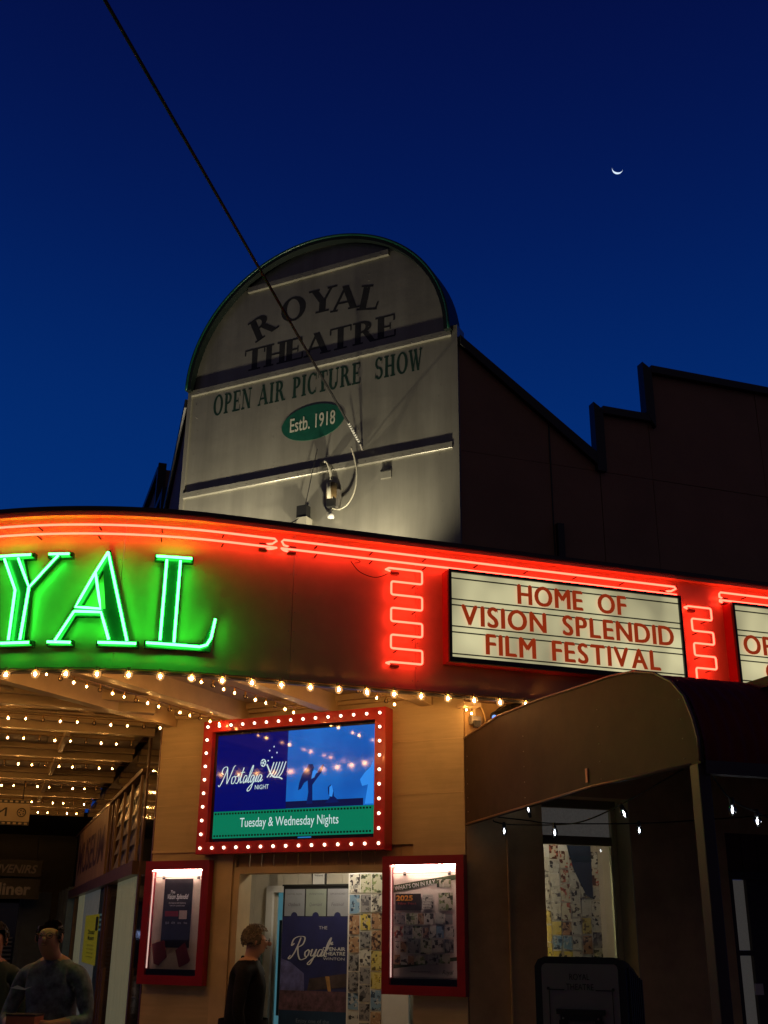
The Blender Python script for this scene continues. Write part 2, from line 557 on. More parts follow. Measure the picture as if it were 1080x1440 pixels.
# plan of the marquee front: straight along the right street, then a quarter circle, then along the left street
V0, U0, RHO = .405, -1.97, 2.77
def plan(s, off=0.0):
    """point at arc length s (0 where the curve starts, positive to the right), in the right wall's frame"""
    if s >= 0: return (U0 + s, V0 + off)
    a = s / RHO
    if a < -PI / 2:
        r = RHO + off
        return (U0 - r, V0 - RHO - (-a - PI / 2) * RHO)
    r = RHO + off
    return (U0 + r * math.sin(a), V0 - RHO + r * math.cos(a))

# ------------------------------------------------------------------ the ground
gm = mat('asphalt', (.05, .05, .052), .85, var=.25, scale=3, bump=.3, bscale=90)
cm = mat('concrete_paving', (.36, .33, .28), .8, var=.15, scale=2, bump=.2, bscale=60, dirt=.3)
MB().box(-300, 300, -300, 300, -.40, -.14).solo('road', gm, None, None, WORLD, kind='structure')
MB().slab([(-2.0, 3.55), (30, 3.55), (30, -4), (-1.9, -4), (-1.9, -30), (-6.2, -30), (-6.2, -.6), (-5.6, 1.1), (-4.2, 2.9)], -.2, 0).solo('pavement', cm, None, None, RW, kind='structure')
for k in range(2, 9):
    pass

# ------------------------------------------------------------------ the theatre building
th = thing('theatre_building', 'two storey corner picture theatre with arched silver gable and stepped dark side parapets', 'theatre', C)
def on(fr_from, u, v):
    p = fr_from.pt(u, v, 0)
    dx, dy = p.x - C.x, p.y - C.y
    return (dx * math.sin(AC) + dy * math.cos(AC), dx * math.cos(AC) - dy * math.sin(AC))
def side_thing(name, label, cat, fr): return thing(name, label, cat, fr)

# corner wall at street level, a doorway left open
DL, DR, DH = -1.985, -.42, 2.068
MB().box(-2.82, DL, -.16, 0, 0, 3.46).build('left_pier', M_CREAM, th)
MB().box(DR, 0, -.16, 0, 0, 3.46).build('right_pier', M_CREAM, th)
MB().box(DL, DR, -.16, -.004, 2.26, 3.46).build('lintel_wall', M_CREAM, th)
for k in range(14):                                        # dark boards over the doorway
    a = DL + (DR - DL) * k / 14
    B(a + .003, a + (DR - DL) / 14 - .003, -.05, -.03, DH + .05, 2.26).build('board', M_LOWER, th)
B(DL, DR, -.14, .012, DH, DH + .05).build('door_head_trim', M_BEAM, th)
B(DL - .0, DL + .05, -.16, .016, 0, DH).build('door_jamb', M_BEAM, th)
B(DL - .17, DL - .02, .0, .018, 0, 2.26).build('door_architrave', M_BEAM, th)
B(-2.82, DL - .19, .0, .014, 2.24, 2.262).build('rail_trim', M_BEAM, th)
# horizontal sheet joints and a scuffed cover strip
for zz in (2.62, 3.02):
    B(-.60, -.002, .0, .003, zz, zz + .006).build('sheet_joint', M_BEAM, th)
    B(-2.81, -2.42, .0, .003, zz, zz + .006).build('sheet_joint', M_BEAM, th)
# gable: lower sheets, middle sheets, arched head
def arch(r, n=40, cz=6.55, cx=-1.43, k=.952):
    return [(cx + r * math.cos(PI * i / n), cz + r * k * math.sin(PI * i / n)) for i in range(n + 1)]
GX0, GX1 = -2.80, -.045
B(GX0, GX1, -.14, 0, 3.462, 4.60).build('gable_sheet', M_GABLE, th)
mid = -1.42
B(GX0, GX1, -.14, .0, 4.602, 5.47).build('gable_sheet', M_GABLE, th)
B(GX0, GX1, -.14, .001, 5.472, 6.55).build('gable_sheet', M_GABLE, th)
ap = [p for p in arch(1.345) if True]
def clip(poly, z, keep_above):
    out = []
    for i in range(len(poly)):
        a, b = poly[i], poly[(i + 1) % len(poly)]
        ia, ib = (a[1] >= z) == keep_above, (b[1] >= z) == keep_above
        if ia: out.append(a)
        if ia != ib:
            t = (z - a[1]) / (b[1] - a[1])
            out.append((a[0] + (b[0] - a[0]) * t, z))
    return out
MB().prism(clip(ap, 7.56, False), -.14, .0015).build('gable_sheet', M_GABLE, th)
MB().prism(clip(ap, 7.562, True), -.14, .0).build('gable_sheet', M_GABLE, th)
# angle-iron battens across the gable, each with a bright lower lip
def batten(u0, u1, z):
    m = MB()
    m.along([(.0, z - .045), (.024, z - .045), (.028, z - .041), (.028, z + .012), (.0, z + .012)], u0, u1)
    return m.build('batten', M_GABLE, th, bevel=0)
batten(GX0 + .01, GX1 - .002, 5.475)
batten(GX0 + .01, GX1 - .002, 6.55)
batten(-2.20, -.66, 7.56)
for (zz, a, b, n) in ((5.45, -2.7, -.15, 30), (6.52, -2.7, -.15, 30), (7.535, -2.1, -.75, 14)):
    m = MB()
    for k in range(n):
        m.ball((a + (b - a) * k / (n - 1) + random.uniform(-.01, .01), .030, zz), .0035, 5, 3)
    o = m.build('batten_screws', M_GALV, th)
    o['kind'] = 'stuff'
m = MB()
for k in range(46):
    m.ball((mid + random.choice((-1.3, -.4, .45, 1.25)) + random.uniform(-.02, .02), .003, random.uniform(4.7, 6.5)), .0035, 5, 3)
for k in range(16):
    m.ball((mid + .55 + random.uniform(-.015, .015), .003, 6.6 + k * .07), .0035, 5, 3)
o = m.build('sheet_nails', M_GALV, th)
o['kind'] = 'stuff'
B(-.72, -.62, .0, .012, 5.27, 5.34).build('cover_plate', M_GABLE, th)
B(-.715, -.625, .01, .03, 5.33, 5.345).build('plate_lip', M_DARK, th)
# corner flashings of the gable
B(GX1, .012, -.14, .02, 3.46, 6.60).build('corner_flashing', M_GABLE, th)
B(-2.83, GX0 + .012, -.14, .02, 3.46, 6.60).build('corner_flashing', M_GABLE, th)
# the arched coping
m = MB()
n = 48
o_, i_ = arch(1.398, n), arch(1.338, n)
vs, fs = [], []
for (a, b) in zip(o_, i_):
    vs += [(a[0], -.17, a[1]), (a[0], .075, a[1]), (b[0], .075, b[1]), (b[0], -.17, b[1])]
for k in range(n):
    for j in range(4):
        fs.append((k * 4 + j, k * 4 + (j + 1) % 4, (k + 1) * 4 + (j + 1) % 4, (k + 1) * 4 + j))
fs += [(0, 1, 2, 3), (n * 4, n * 4 + 1, n * 4 + 2, n * 4 + 3)]
m.add(vs, fs)
m.build('arched_coping', M_COPING, th)
m = MB()
m.tube([(a[0], .078, a[1]) for a in arch(1.385, 60)], .013, 6)
m.build('coping_bead', mat('green_bead', (.008, .060, .040), .3, var=0), th, smooth=True)
# painted lettering on the gable
M_INK = mat('faded_black_lettering', (.022, .022, .02), .5, var=.35, scale=14)
M_INKG = mat('dark_green_lettering', (.010, .040, .026), .5, var=.3, scale=14)
for ch, u, z, r in (('R', -2.02, 7.0, .42), ('O', -1.68, 7.09, .16), ('Y', -1.36, 7.10, -.02), ('A', -1.11, 7.06, -.06), ('L', -.86, 7.0, -.20)):
    m = MB().serif(ch, u + .14 * math.sin(r), .0024, z - .01, .262, {'A': .285, 'L': .22, 'Y': .28}.get(ch, .275), rot=r)
    m.build('painted_letter', M_INK, th)
for i, ch in enumerate('THEATRE'):
    u = -2.09 + 1.40 * i / 6 + (.0, .0, -.03, -.01, .0, .02, .0)[i]
    MB().serif(ch, u, .0024, 6.645, .235, {'A': .265, 'H': .255, 'R': .25, 'T': .225}.get(ch, .215)).build('painted_letter', M_INK, th)
x = 0
txt = 'OPEN AIR PICTURE  SHOW'
tot = sum(SERIF[c][0] + .10 for c in txt) - .10
k = 2.20 / tot
for c in txt:
    a = SERIF[c][0]
    if c != ' ': MB().serif(c, -2.53 + (x + a / 2) * k, .0024, 6.245, .215, a * k).build('painted_letter', M_INKG, th)
    x += a + .10
MB().disc((-1.42, 5.955), .325, .175, .002, 48).build('green_oval', mat('green_oval_paint', (.008, .085, .055), .4, var=.2, scale=9), th)
MB().text('Estb. 1918', -1.42, .0085, 5.895, .135, .47, bold=.012, align=1).build('oval_lettering', mat('cream_lettering', (.55, .55, .45), .5, var=.2, scale=20), th)

# the side wall on the right-hand street
SLOPE = [(0.0, 6.50), (1.33, 5.545), (1.33, 6.0), (1.86, 6.0), (1.86, 6.50), (6.5, 6.50)]
sr = thing('side_wall', 'dark brown side wall right of the gable with stepped and sloping parapet', 'building wall', RW)
def top_at(u):
    if u < 1.33: return 6.50 + (5.545 - 6.50) * u / 1.33
    if u < 1.86: return 6.0
    return 6.50
def sheets(parent, us, zs, m_, sgn=1):
    for a, b in zip(us[:-1], us[1:]):
        for c, d in zip(zs[:-1], zs[1:]):
            ta, tb = top_at(a + 1e-6), top_at(b - 1e-6)
            lo, hi = c, d
            if lo >= max(ta, tb): continue
            poly = [(a + .0015, lo + .0015), (b - .0015, lo + .0015)]
            if min(ta, tb) <= hi:
                za, zb = min(ta, hi), min(tb, hi)
                if za <= lo or zb <= lo:
                    t = (lo - ta) / (tb - ta)
                    x = a + (b - a) * t
                    poly = [(a + .004, lo + .003), (x, lo + .003), (a + .004, za)] if za > lo else [(x, lo + .003), (b - .004, lo + .003), (b - .004, zb)]
                else:
                    poly += [(b - .004, zb), (a + .004, za)]
                    if (ta > hi) != (tb > hi):
                        t = (hi - ta) / (tb - ta)
                        poly.insert(3, (a + (b - a) * t, hi))
            else:
                poly += [(b - .004, hi - .003), (a + .004, hi - .003)]
            MB().prism([(p * sgn, q) for p, q in poly], -.10, 0 + random.uniform(-.002, .002)).build('wall_sheet', m_, parent)
sheets(sr, [.014, .85, 1.33, 1.86, 3.06, 4.26, 5.4, 6.5], [3.30, 5.41, 7.0], M_SIDE)
MB().prism([(.012, 3.3), (6.5, 3.3), (6.5, 6.45), (1.9, 6.45), (1.9, 5.95), (1.37, 5.95), (1.37, 5.4), (.012, 6.3)], -.16, -.105).build('backing', M_DARK, sr)
def coping(parent, sgn=1):
    P = [(0.0, 6.50), (1.33, 5.545), (1.33, 6.0), (1.86, 6.0), (1.86, 6.50), (6.5, 6.50)]
    wd = .095
    segs = [[(.015, 6.49), (1.33, 5.545), (1.33, 5.43), (.015, 6.40)],
            [(1.285, 5.40), (1.375, 5.40), (1.375, 6.0), (1.285, 6.06)],
            [(1.377, 5.965), (1.862, 5.965), (1.862, 6.035), (1.377, 6.035)],
            [(1.82, 6.047), (1.91, 5.91), (1.91, 6.50), (1.82, 6.56)],
            [(1.912, 6.468), (6.5, 6.468), (6.5, 6.54), (1.912, 6.54)]]
    for i, q in enumerate(segs):
        MB().prism([(a * sgn, b) for a, b in q], -.04, .045 + .002 * i).build('coping', M_DARK, parent)
coping(sr)
B(.87, .93, .0, .04, 4.45, 4.86).build('downpipe_head', M_DARK, sr)
B(.845, .857, .0, .006, 4.3, 5.8).build('joint_strip', M_DARK, sr)

sl = thing('side_wall', 'dark sloping parapet wall receding left of the gable', 'building wall', LW)
sheets(sl, [.014, 1.33, 1.86, 3.2, 4.6, 6.0], [3.45, 5.41, 7.0], M_SIDE, -1)
coping(sl, -1)

# lower wall along the right-hand street, with a window and a glazed door
rl = thing('lower_wall', 'tan street level wall under the bullnose awning, right of the doorway', 'building wall', RW)
WU0, WU1, WZ0, WZ1 = .73, 1.385, .95, 2.63
DU0, DU1, DZ = 2.24, 3.9, 2.06
B(.014, .335, -.26, 0, 0, 3.297).build('wall_panel', M_LOWER, rl)
B(.338, WU0 - .10, -.26, .0, 0, 3.297).build('wall_panel', M_LOWER, rl)
B(WU0 - .10, WU1, -.26, .0, 0, WZ0).build('wall_panel', M_LOWER, rl)
B(WU0 - .10, WU1, -.26, .0, WZ1, 3.297).build('wall_panel', M_LOWER, rl)
B(WU1, DU0, -.26, .001, 0, 3.297).build('wall_panel', M_LOWER, rl)
B(DU0, DU1, -.26, -.001, DZ + .35, 3.297).build('wall_panel', M_LOWER, rl)
B(DU1, 6.5, -.26, .0, 0, 3.297).build('wall_panel', M_LOWER, rl)
MB().tube([(.335, .008, 0), (.335, .008, 2.30)], .010, 6).build('conduit', M_LOWER, rl)
M_REV = mat('pale_green_cream_reveal', (.50, .50, .30), .5, var=.08)
B(WU1 - .008, WU1 - .001, -.25, .004, WZ0, WZ1).build('window_reveal', M_REV, rl)
wf = B(WU0 - .10, WU1 - .01, -.26, -.20, 2.29, 2.355).build('window_frame', mat('khaki_frame', (.16, .13, .08), .5), rl)
B(WU1 - .055, WU1 - .012, -.25, -.19, WZ0, 2.56).build('window_stile', M_REV, wf)
B(WU0 - .10, WU1 - .01, -.26, -.19, 2.565, 2.66).build('window_head', MATS['khaki_frame'], wf)
B(WU0 - .10, WU0 - .0, -.26, -.19, WZ0, 2.29).build('window_stile', M_LOWER, wf)
M_FROST = mat('frosted_glass', (.30, .28, .28), .5, var=.15, scale=40, bump=.5, bscale=120, emit=(.60, .56, .52), es=.05)  # light of the rooms behind put into the panes as emission
B(WU0 - .02, WU1 - .055, -.235, -.228, 2.356, 2.564).build('transom_pane', M_FROST, wf)
B(WU0 - .005, WU1 - .056, -.222, -.218, WZ0, 2.289).build('pane', M_PANE, wf)
# boarding above the door, the door pair with textured panes
for k in range(11):
    a = DU0 + .02 + k * .148
    B(a, a + .140, -.10, -.03 + .004 * (k % 2), DZ + .06, DZ + .42).build('board', mat('brown_boards', (.10, .045, .022), .6, var=.2, scale=9), rl)
B(DU0, DU1, -.12, .004, DZ, DZ + .055).build('door_head', M_POST, rl)
for k in range(4):
    a = DU0 + .02 + k * .41
    d_ = B(a, a + .035, -.10, -.03, 0, DZ - .002).build('door', M_POST, rl)
    B(a + .17, a + .385, -.10, -.03, 0, DZ - .002).build('stile', M_POST, d_) if False else None
    B(a + .16, a + .40, -.098, -.032, 0, DZ - .002).build('stile', M_POST, d_)
    B(a + .035, a + .16, -.098, -.034, 1.50, 1.535).build('rail', M_POST, d_)
    B(a + .036, a + .159, -.075, -.066, 1.537, DZ - .004).build('pane', M_FROST, d_)
    B(a + .036, a + .159, -.075, -.066, .9, 1.498).build('pane', M_FROST, d_)
    B(a + .035, a + .16, -.098, -.034, 0, .898).build('rail', M_POST, d_)
B(2.395, 2.47, -.028, -.02, 1.22, 1.30).build('door_notice', M_WHITE, rl)
# ------------------------------------------------------------------ rooms seen through the openings
rm = thing('ticket_lobby', 'pale board lined lobby seen through the corner doorway', 'room', C)
M_LIN = mat('pale_lining_board', (.52, .47, .38), .6, var=.08, scale=5)
B(-2.80, .0, -2.22, -.165, -.02, 0).build('floor', cm, rm)
B(-2.80, .0, -2.22, -.165, 2.60, 2.64).build('ceiling', M_LIN, rm)
for k in range(15):
    a = -3.2 + k * .16
    if -2.73 < a < -2.70:
        B(a + .002, a + .10, -1.72, -1.70, 0, 2.6).build('lining_board', M_LIN, rm)
        B(a + .002, a + .158, -1.72, -1.70, 1.99, 2.6).build('lining_board', M_LIN, rm)
    else:
        B(a + .002, a + .158, -1.72, -1.70, 0, 2.6).build('lining_board', M_LIN, rm)
B(-3.24, -3.20, -2.2, -.50, 0, 2.6).build('lobby_wall', M_LIN, rm)
B(-.36, -.32, -1.9, -.165, 0, 2.6).build('lobby_wall', M_LIN, rm)
B(-3.2, .0, -2.26, -2.22, 0, 2.6).build('lobby_wall', mat('teal_glow_wall', (.20, .42, .46), .6, emit=(.12, .34, .42), es=.3), rm)  # blue-green light on the back wall is baked in as emission
B(-2.72, -2.65, -1.695, -1.66, 0, 2.05).build('inner_door_jamb', M_WHITE, rm)
B(-2.72, -1.6, -1.695, -1.66, 1.99, 2.05).build('inner_door_head', M_WHITE, rm)
B(-2.80, -2.73, -2.1, -2.05, .9, 1.75).build('dark_notice_strip', M_DARK, rm)
la = thing('ceiling_lamp', 'small flush lamp on the lobby ceiling behind the corner doorway', 'lamp', C, -1.6, -1.0, 2.58)
MB().lathe([(.12, 0), (.12, -.03), (.08, -.05)], (-1.6, -1.0, 2.598), 20).build('diffuser', emis('lobby_lamp', (1, .88, .68), 75.0), la, smooth=True)
MB().lathe([(.13, .0), (.13, -.012)], (-1.6, -1.0, 2.60), 20).build('rim', M_WHITE, la)

card_me = {}
def card(w_, h, mi):
    k = (round(w_, 3), round(h, 3), mi)
    if k not in card_me:
        m = MB().box(-w_ / 2, w_ / 2, 0, .0015, -h / 2, h / 2)
        card_me[k] = m.mesh('card', CARD_MATS[mi])
    return card_me[k]
# collage beside the banner
co = thing('poster_board', 'tall white board inside the doorway papered with colourful film cards, beside the banner', 'poster board', C, -1.42, -1.2, 0)
B(-1.60, -1.02, -1.24, -1.21, 0, 2.15).build('board', M_WHITE, co)
for i in range(3):
    z = 2.12
    while z > .35:
        hh = random.choice((.135, .15, .16))
        inst('card', card(.098, hh - .006, random.choice((5, 3, 4, 6, 9, 5, 0, 7)) if z > 1.5 else random.choice((5, 7, 4, 3, 2, 7))), co, -1.535 + i * .108, -1.208, z - hh / 2)
        z -= hh + random.uniform(.002, .012)
# collage behind the side window
bx_ = thing('poster_board', 'board of overlapping pale film cards behind the side window under the awning', 'poster board', RW, 1.05, -.40, 1)
B(.60, 1.25, -.42, -.40, .9, 2.34).build('board', M_WHITE, bx_)
for i in range(8):
    z = 2.31 - .05 * (i % 3)
    while z > 1.0:
        hh = random.choice((.10, .12, .135))
        u_ = .66 + i * .087
        r_ = .075
        if not (u_ > 1.03 and z > 2.30 - (u_ - 1.02) * 0 and z > 2.02 + (1.18 - u_) * .6):
            top_ = z > 1.82
            inst('card', card(.078, hh - .006, random.choice((8, 0, 2, 8, 1)) if top_ else random.choice((0, 3, 4, 5, 7, 6, 9, 2, 1))), bx_, u_, -.398, z - hh / 2, rot=0)
        z -= hh + random.uniform(.002, .01)
MB().prism([(1.03, 2.33), (1.249, 2.33), (1.249, 1.90), (1.19, 1.93), (1.09, 2.12)], -.399, -.394).build('dark_blue_corner', mat('dark_blue_paper', (.02, .03, .06), .4), bx_)
sb = thing('shop_room', 'small lit box room behind the side window', 'room', RW)
B(.2, 1.9, -1.5, -1.46, 0, 2.9).build('back_wall', M_LIN, sb)
B(.2, 1.9, -1.5, -.27, 2.80, 2.84).build('ceiling', M_LIN, sb)
B(.16, .2, -1.5, -.27, 0, 2.84).build('end_wall', M_LIN, sb)
B(1.9, 1.94, -1.5, -.27, 0, 2.84).build('end_wall', M_LIN, sb)
lb = thing('strip_lamp', 'slim strip lamp fixed inside the head of the side window', 'lamp', RW, 1.0, -.30, 2.6)
B(.66, 1.34, -.335, -.31, 2.70, 2.715).build('tube', emis('window_lamp', (1, .88, .68), 75.0), lb)
B(.64, 1.36, -.345, -.30, 2.716, 2.74).build('housing', M_WHITE, lb)
B(.640, .652, -.345, -.333, 1.1, 2.25).build('added_side_tube', emis('reveal_fill_lamp', (1, .93, .66), 26.0), lb)  # unseen tube added to brighten the window reveal
# framed certificate
ce = thing('certificate', 'small framed certificate on the lobby wall above the banner', 'certificate', C, -2.15, -1.69, 2.1)
B(-2.235, -2.09, -1.698, -1.675, 2.015, 2.22).build('frame', M_DARK, ce)
B(-2.225, -2.10, -1.674, -1.671, 2.025, 2.21).build('sheet', M_WHITE, ce)
MB().text('Welcome', -2.162, -1.669, 2.13, .02, .09, align=1).build('lettering', M_INK, ce)
# dark arched screen at the left of the lobby
ar = thing('arched_screen', 'dark round topped screen standing just inside the doorway behind the visitor', 'screen', C, -2.5, -1.3, 0)
pp = [(-2.90, 0), (-2.52, 0), (-2.52, 1.40)] + [(-2.84 + .32 * math.cos(a), 1.40 + .36 * math.sin(a)) for a in [R_(d) for d in range(15, 91, 15)]] + [(-2.90, 1.76)]
MB().prism(pp, -1.32, -1.29).build('panel', mat('dark_green_glass', (.02, .035, .025), .15, var=.3, scale=5), ar)
MB().tube([(p[0], -1.285, p[1]) for p in pp[1:-1]], .010, 5).build('edge_trim', M_DARK, ar)

# pull-up banner
bn = thing('pull_up_banner', 'tall navy pull up banner in the lobby lettered The Royal Open Air Theatre Winton', 'banner', C, -1.97, -1.35, 0)
bu0, bu1 = -2.345, -1.655
bc = (bu0 + bu1) / 2
MV = -1.35
M_NAVY = mat('banner_navy', (.016, .018, .085), .5, var=.3, scale=3)
B(bu0, bu1, MV - .004, MV, .04, 1.77).build('sheet', M_NAVY, bn)
B(bu0, bu1, MV - .004, MV + .001, 1.0, 1.16).build('photo_strip', mat('banner_photo', (.10, .045, .06), .5, var=.7, scale=16), bn)
MB().prism([(bu0, 1.16), (bu0 + .25, 1.16), (bu0 + .24, 1.30), (bu0 + .10, 1.39), (bu0, 1.42)], MV, MV + .002).build('seat_picture', mat('banner_lilac', (.10, .09, .22), .5, var=.4, scale=14), bn)
MB().prism([(bu0 + .28, 1.16), (bu1, 1.20), (bu1, 1.31), (bu0 + .3, 1.26)], MV, MV + .0015).build('stage_picture', mat('banner_brown', (.05, .03, .03), .5, var=.5, scale=10), bn)
MB().prism([(bu0 + .49, 1.16), (bu0 + .52, 1.16), (bu0 + .5, 1.28), (bu0 + .46, 1.28)], MV + .002, MV + .004).build('lamp_picture', mat('banner_gold', (.4, .2, .06), .5, var=.3), bn)
B(bu0, bu1, MV + .0, MV + .001, .04, 1.0).build('lower_picture', mat('banner_teal', (.010, .032, .075), .5, var=.3, scale=3), bn)
B(bu0, bu1, MV - .006, MV - .0005, 1.77, 2.03).build('top_strip', mat('banner_black', (.01, .01, .012), .5, var=0), bn)
for k, c_ in enumerate(((.26, .27, .30), (.25, .28, .24), (.26, .26, .28))):
    a = bu0 + .018 + k * .222
    B(a, a + .208, MV - .0005, MV + .001, 1.775, 2.005).build('sponsor_panel', mat('sponsor_%d' % k, c_, .5, var=.1), bn)
    MB().disc((a + .104, 1.775), .034, .034, MV + .0008, 20, t=.001).build('round_notch', M_NAVY, bn)
    q = MB()
    q.text(('ROYAL FILMS', 'WINTON', 'SPLENDID')[k], a + .104, MV + .003, 1.955, .014, .15, align=1)
    q.text(('Outback', 'Queensland', 'Festival')[k], a + .104, MV + .003, 1.86, .028, .13, shear=.3, align=1)
    q.build('sponsor_lettering', mat('grey_print', (.12, .12, .14), .5, var=0), bn)
M_SILV = mat('silver_print', (.55, .52, .50), .4, var=0)
q = MB()
S_ROYAL = [  # R o y a l, brushed script
    [(.10, .15), (.02, .02), (.12, .0), (.30, .30), (.42, .80), (.45, 1.0)],
    [(.15, .72), (.02, .62), (.06, .92), (.35, 1.05), (.68, 1.0), (.66, .68), (.38, .52)],
    [(.42, .52), (.55, .18), (.75, -.05), (1.0, .02), (1.08, .10)],
    [(1.05, .42), (.92, .30), (.98, .12), (1.12, .15), (1.14, .36), (1.04, .43)],
    [(1.14, .36), (1.24, .36), (1.30, .44), (1.28, .18), (1.42, .16), (1.54, .46)],
    [(1.54, .46), (1.48, .05), (1.36, -.25), (1.22, -.22), (1.42, .0), (1.62, .18)],
    [(1.92, .40), (1.74, .44), (1.66, .22), (1.78, .12), (1.92, .38), (1.88, .14), (2.0, .16)],
    [(2.0, .16), (2.18, .62), (2.22, 1.0), (2.10, .70), (2.08, .16), (2.22, .14)],
    [(2.2, .7), (2.35, .8), (2.3, .68), (2.42, .70)]]
for st in S_ROYAL: q.stroke(st, bu0 + .075, MV + .003, 1.42, .175, wd=.085, thin=.3, shear=.28)
q.text('THE', bc + .08, MV + .003, 1.665, .026, .085, align=1)
q.text('OPEN-AIR', bc + .195, MV + .003, 1.490, .028, .225, bold=.02, align=1)
q.text('THEATRE', bc + .195, MV + .003, 1.452, .028, .225, bold=.02, align=1)
q.text('WINTON', bc + .195, MV + .003, 1.412, .022, .215, align=1)
q.build('title_lettering', M_SILV, bn)
q = MB()
for i, (tx, ww) in enumerate((('Enjoy one of the', .33), ("world's most unique cinematic", .60), ('venues under the Outback', .53), ('Queensland sky', .32))):
    q.text(tx, bc, MV + .0045, .905 - i * .062, .030, ww, align=1)
q.build('body_lettering', mat('dim_print', (.16, .19, .24), .5, var=0), bn)
q = MB()
for k in range(16):
    q.box(bu0 + .30 + k * .026, bu0 + .316 + k * .026, MV + .002, MV + .004, .655 + k * .0028, .667 + k * .0028)
q.build('film_perforations', M_SILV, bn)
B(bu0 - .02, bu1 + .02, MV - .05, MV + .05, 0, .06).build('base', M_GALV, bn)
B(bu0 - .01, bu1 + .01, MV - .012, MV + .006, 2.03, 2.045).build('top_rail', M_DARK, bn)
B(bc - .01, bc + .01, MV - .03, MV - .012, .05, 2.035).build('support_pole', M_GALV, bn)

# ------------------------------------------------------------------ the marquee
mq = thing('street_marquee', 'curved corner marquee with glossy painted front, cream beams and sheeted underside', 'awning', RW)
ZB, ZT = 3.262, 4.365
def strip(mbx, s0, s1, off0, off1, z0, z1, n=None):
    n = n or max(1, int((s1 - s0) / .06))
    vs, fs = [], []
    for i in range(n + 1):
        s_ = s0 + (s1 - s0) * i / n
        a, b = plan(s_, off0), plan(s_, off1)
        vs += [(a[0], a[1], z0), (b[0], b[1], z0), (b[0], b[1], z1), (a[0], a[1], z1)]
    for i in range(n):
        for j in range(4):
            fs.append((i * 4 + j, i * 4 + (j + 1) % 4, (i + 1) * 4 + (j + 1) % 4, (i + 1) * 4 + j))
    fs += [(0, 1, 2, 3), (n * 4, n * 4 + 1, n * 4 + 2, n * 4 + 3)]
    return mbx.add(vs, fs)
edges = [-11.5, -9.7, -7.9, -6.1, -4.3, -3.1, -1.9, -.70, .50, 1.43, 3.70, 5.3, 7.0, 8.5]
for a, b in zip(edges[:-1], edges[1:]):
    strip(MB(), a + .0015, b - .0015, -.02, 0, ZB, ZT).build('fascia_panel', M_FASCIA, mq, smooth=False)
strip(MB(), -11.5, 8.5, -.022, .074, ZT - .005, ZT + .030, 260).build('fascia_cap', M_DARK, mq)
strip(MB(), -11.5, 8.5,   .001, .060, ZT - .033, ZT - .006, 260).build('cap_lip', M_FASCIA, mq)
strip(MB(), -11.5, 8.5, -.03, .012, ZB - .028, ZB + .002, 260).build('bottom_trim', M_DARK, mq)
m = MB()
for a in edges[3:-2]:
    for o2 in (-.02, .02):
        for k in range(7):
            q = plan(a + o2, .001)
            m.ball((q[0], q[1], 3.33 + k * .14), .0045, 5, 3)
m.build('fascia_screws', M_GALV, mq)['kind'] = 'stuff'
# roof deck and ceiling
outline = [plan(s, -.03) for s in [8.5] + [x * .25 for x in range(0, -18, -1)] + [-4.36, -11.5]]
cornerL = (0 - 2.82 * math.cos(PI / 4), -2.82 * math.sin(PI / 4))
inner = [(cornerL[0], -9.7), (cornerL[0], cornerL[1]), (0, 0), (6.5, 0)]
CZ = 3.40
deck = MB().slab(outline + inner, 4.00, 4.03)
deck.build('roof_deck', mat('dull_roof_iron', (.12, .11, .10), .6, metal=.3), mq)
# ceiling sheets: strips that meet at the beams
def in_C(u, v):
    p = RW.pt(u, v, 0)
    dx, dy = p.x - C.x, p.y - C.y
    return (dx * math.sin(AC) + dy * math.cos(AC), dx * math.cos(AC) - dy * math.sin(AC))
def c2r(u, v):
    p = C.pt(u, v, 0)
    dx, dy = p.x - RW.x, p.y - RW.y
    return (dx * math.sin(AR) + dy * math.cos(AR), dx * math.cos(AR) - dy * math.sin(AR))
def l2r(u, v):
    p = LW.pt(u, v, 0)
    dx, dy = p.x - RW.x, p.y - RW.y
    return (dx * math.sin(AR) + dy * math.cos(AR), dx * math.cos(AR) - dy * math.sin(AR))
MB().slab(outline + inner, CZ + .06, CZ + .075).build('ceiling_backing', M_CREAM2, mq)
def beam(p0, p1, wd=.10, z0=3.285, z1=3.458, name='beam', m_=M_BEAM):
    a, b = Vector(p0), Vector(p1)
    d = (b - a).normalized()
    n_ = Vector((-d.y, d.x)) * wd / 2
    q = [a + n_, b + n_, b - n_, a - n_]
    return MB().slab([(x.x, x.y) for x in q], z0, z1).build(name, m_, mq)
# ceiling panels over the corner, with open joints
def clipline(poly, p, nrm):
    out = []
    for i in range(len(poly)):
        a, b = Vector(poly[i]), Vector(poly[(i + 1) % len(poly)])
        da, db = (a - p).dot(nrm), (b - p).dot(nrm)
        if da >= 0: out.append(tuple(a))
        if (da >= 0) != (db >= 0):
            t = da / (da - db)
            out.append(tuple(a + (b - a) * t))
    return out
cornerpoly = [plan(s, -.035) for s in [x * .2 for x in range(8, -22, -1)]] + [plan(-4.35, -.035), (-4.70, -2.3), (cornerL[0], -2.3), cornerL, (0, 0), (.3, 0)]
cornerpoly = cornerpoly[::-1]
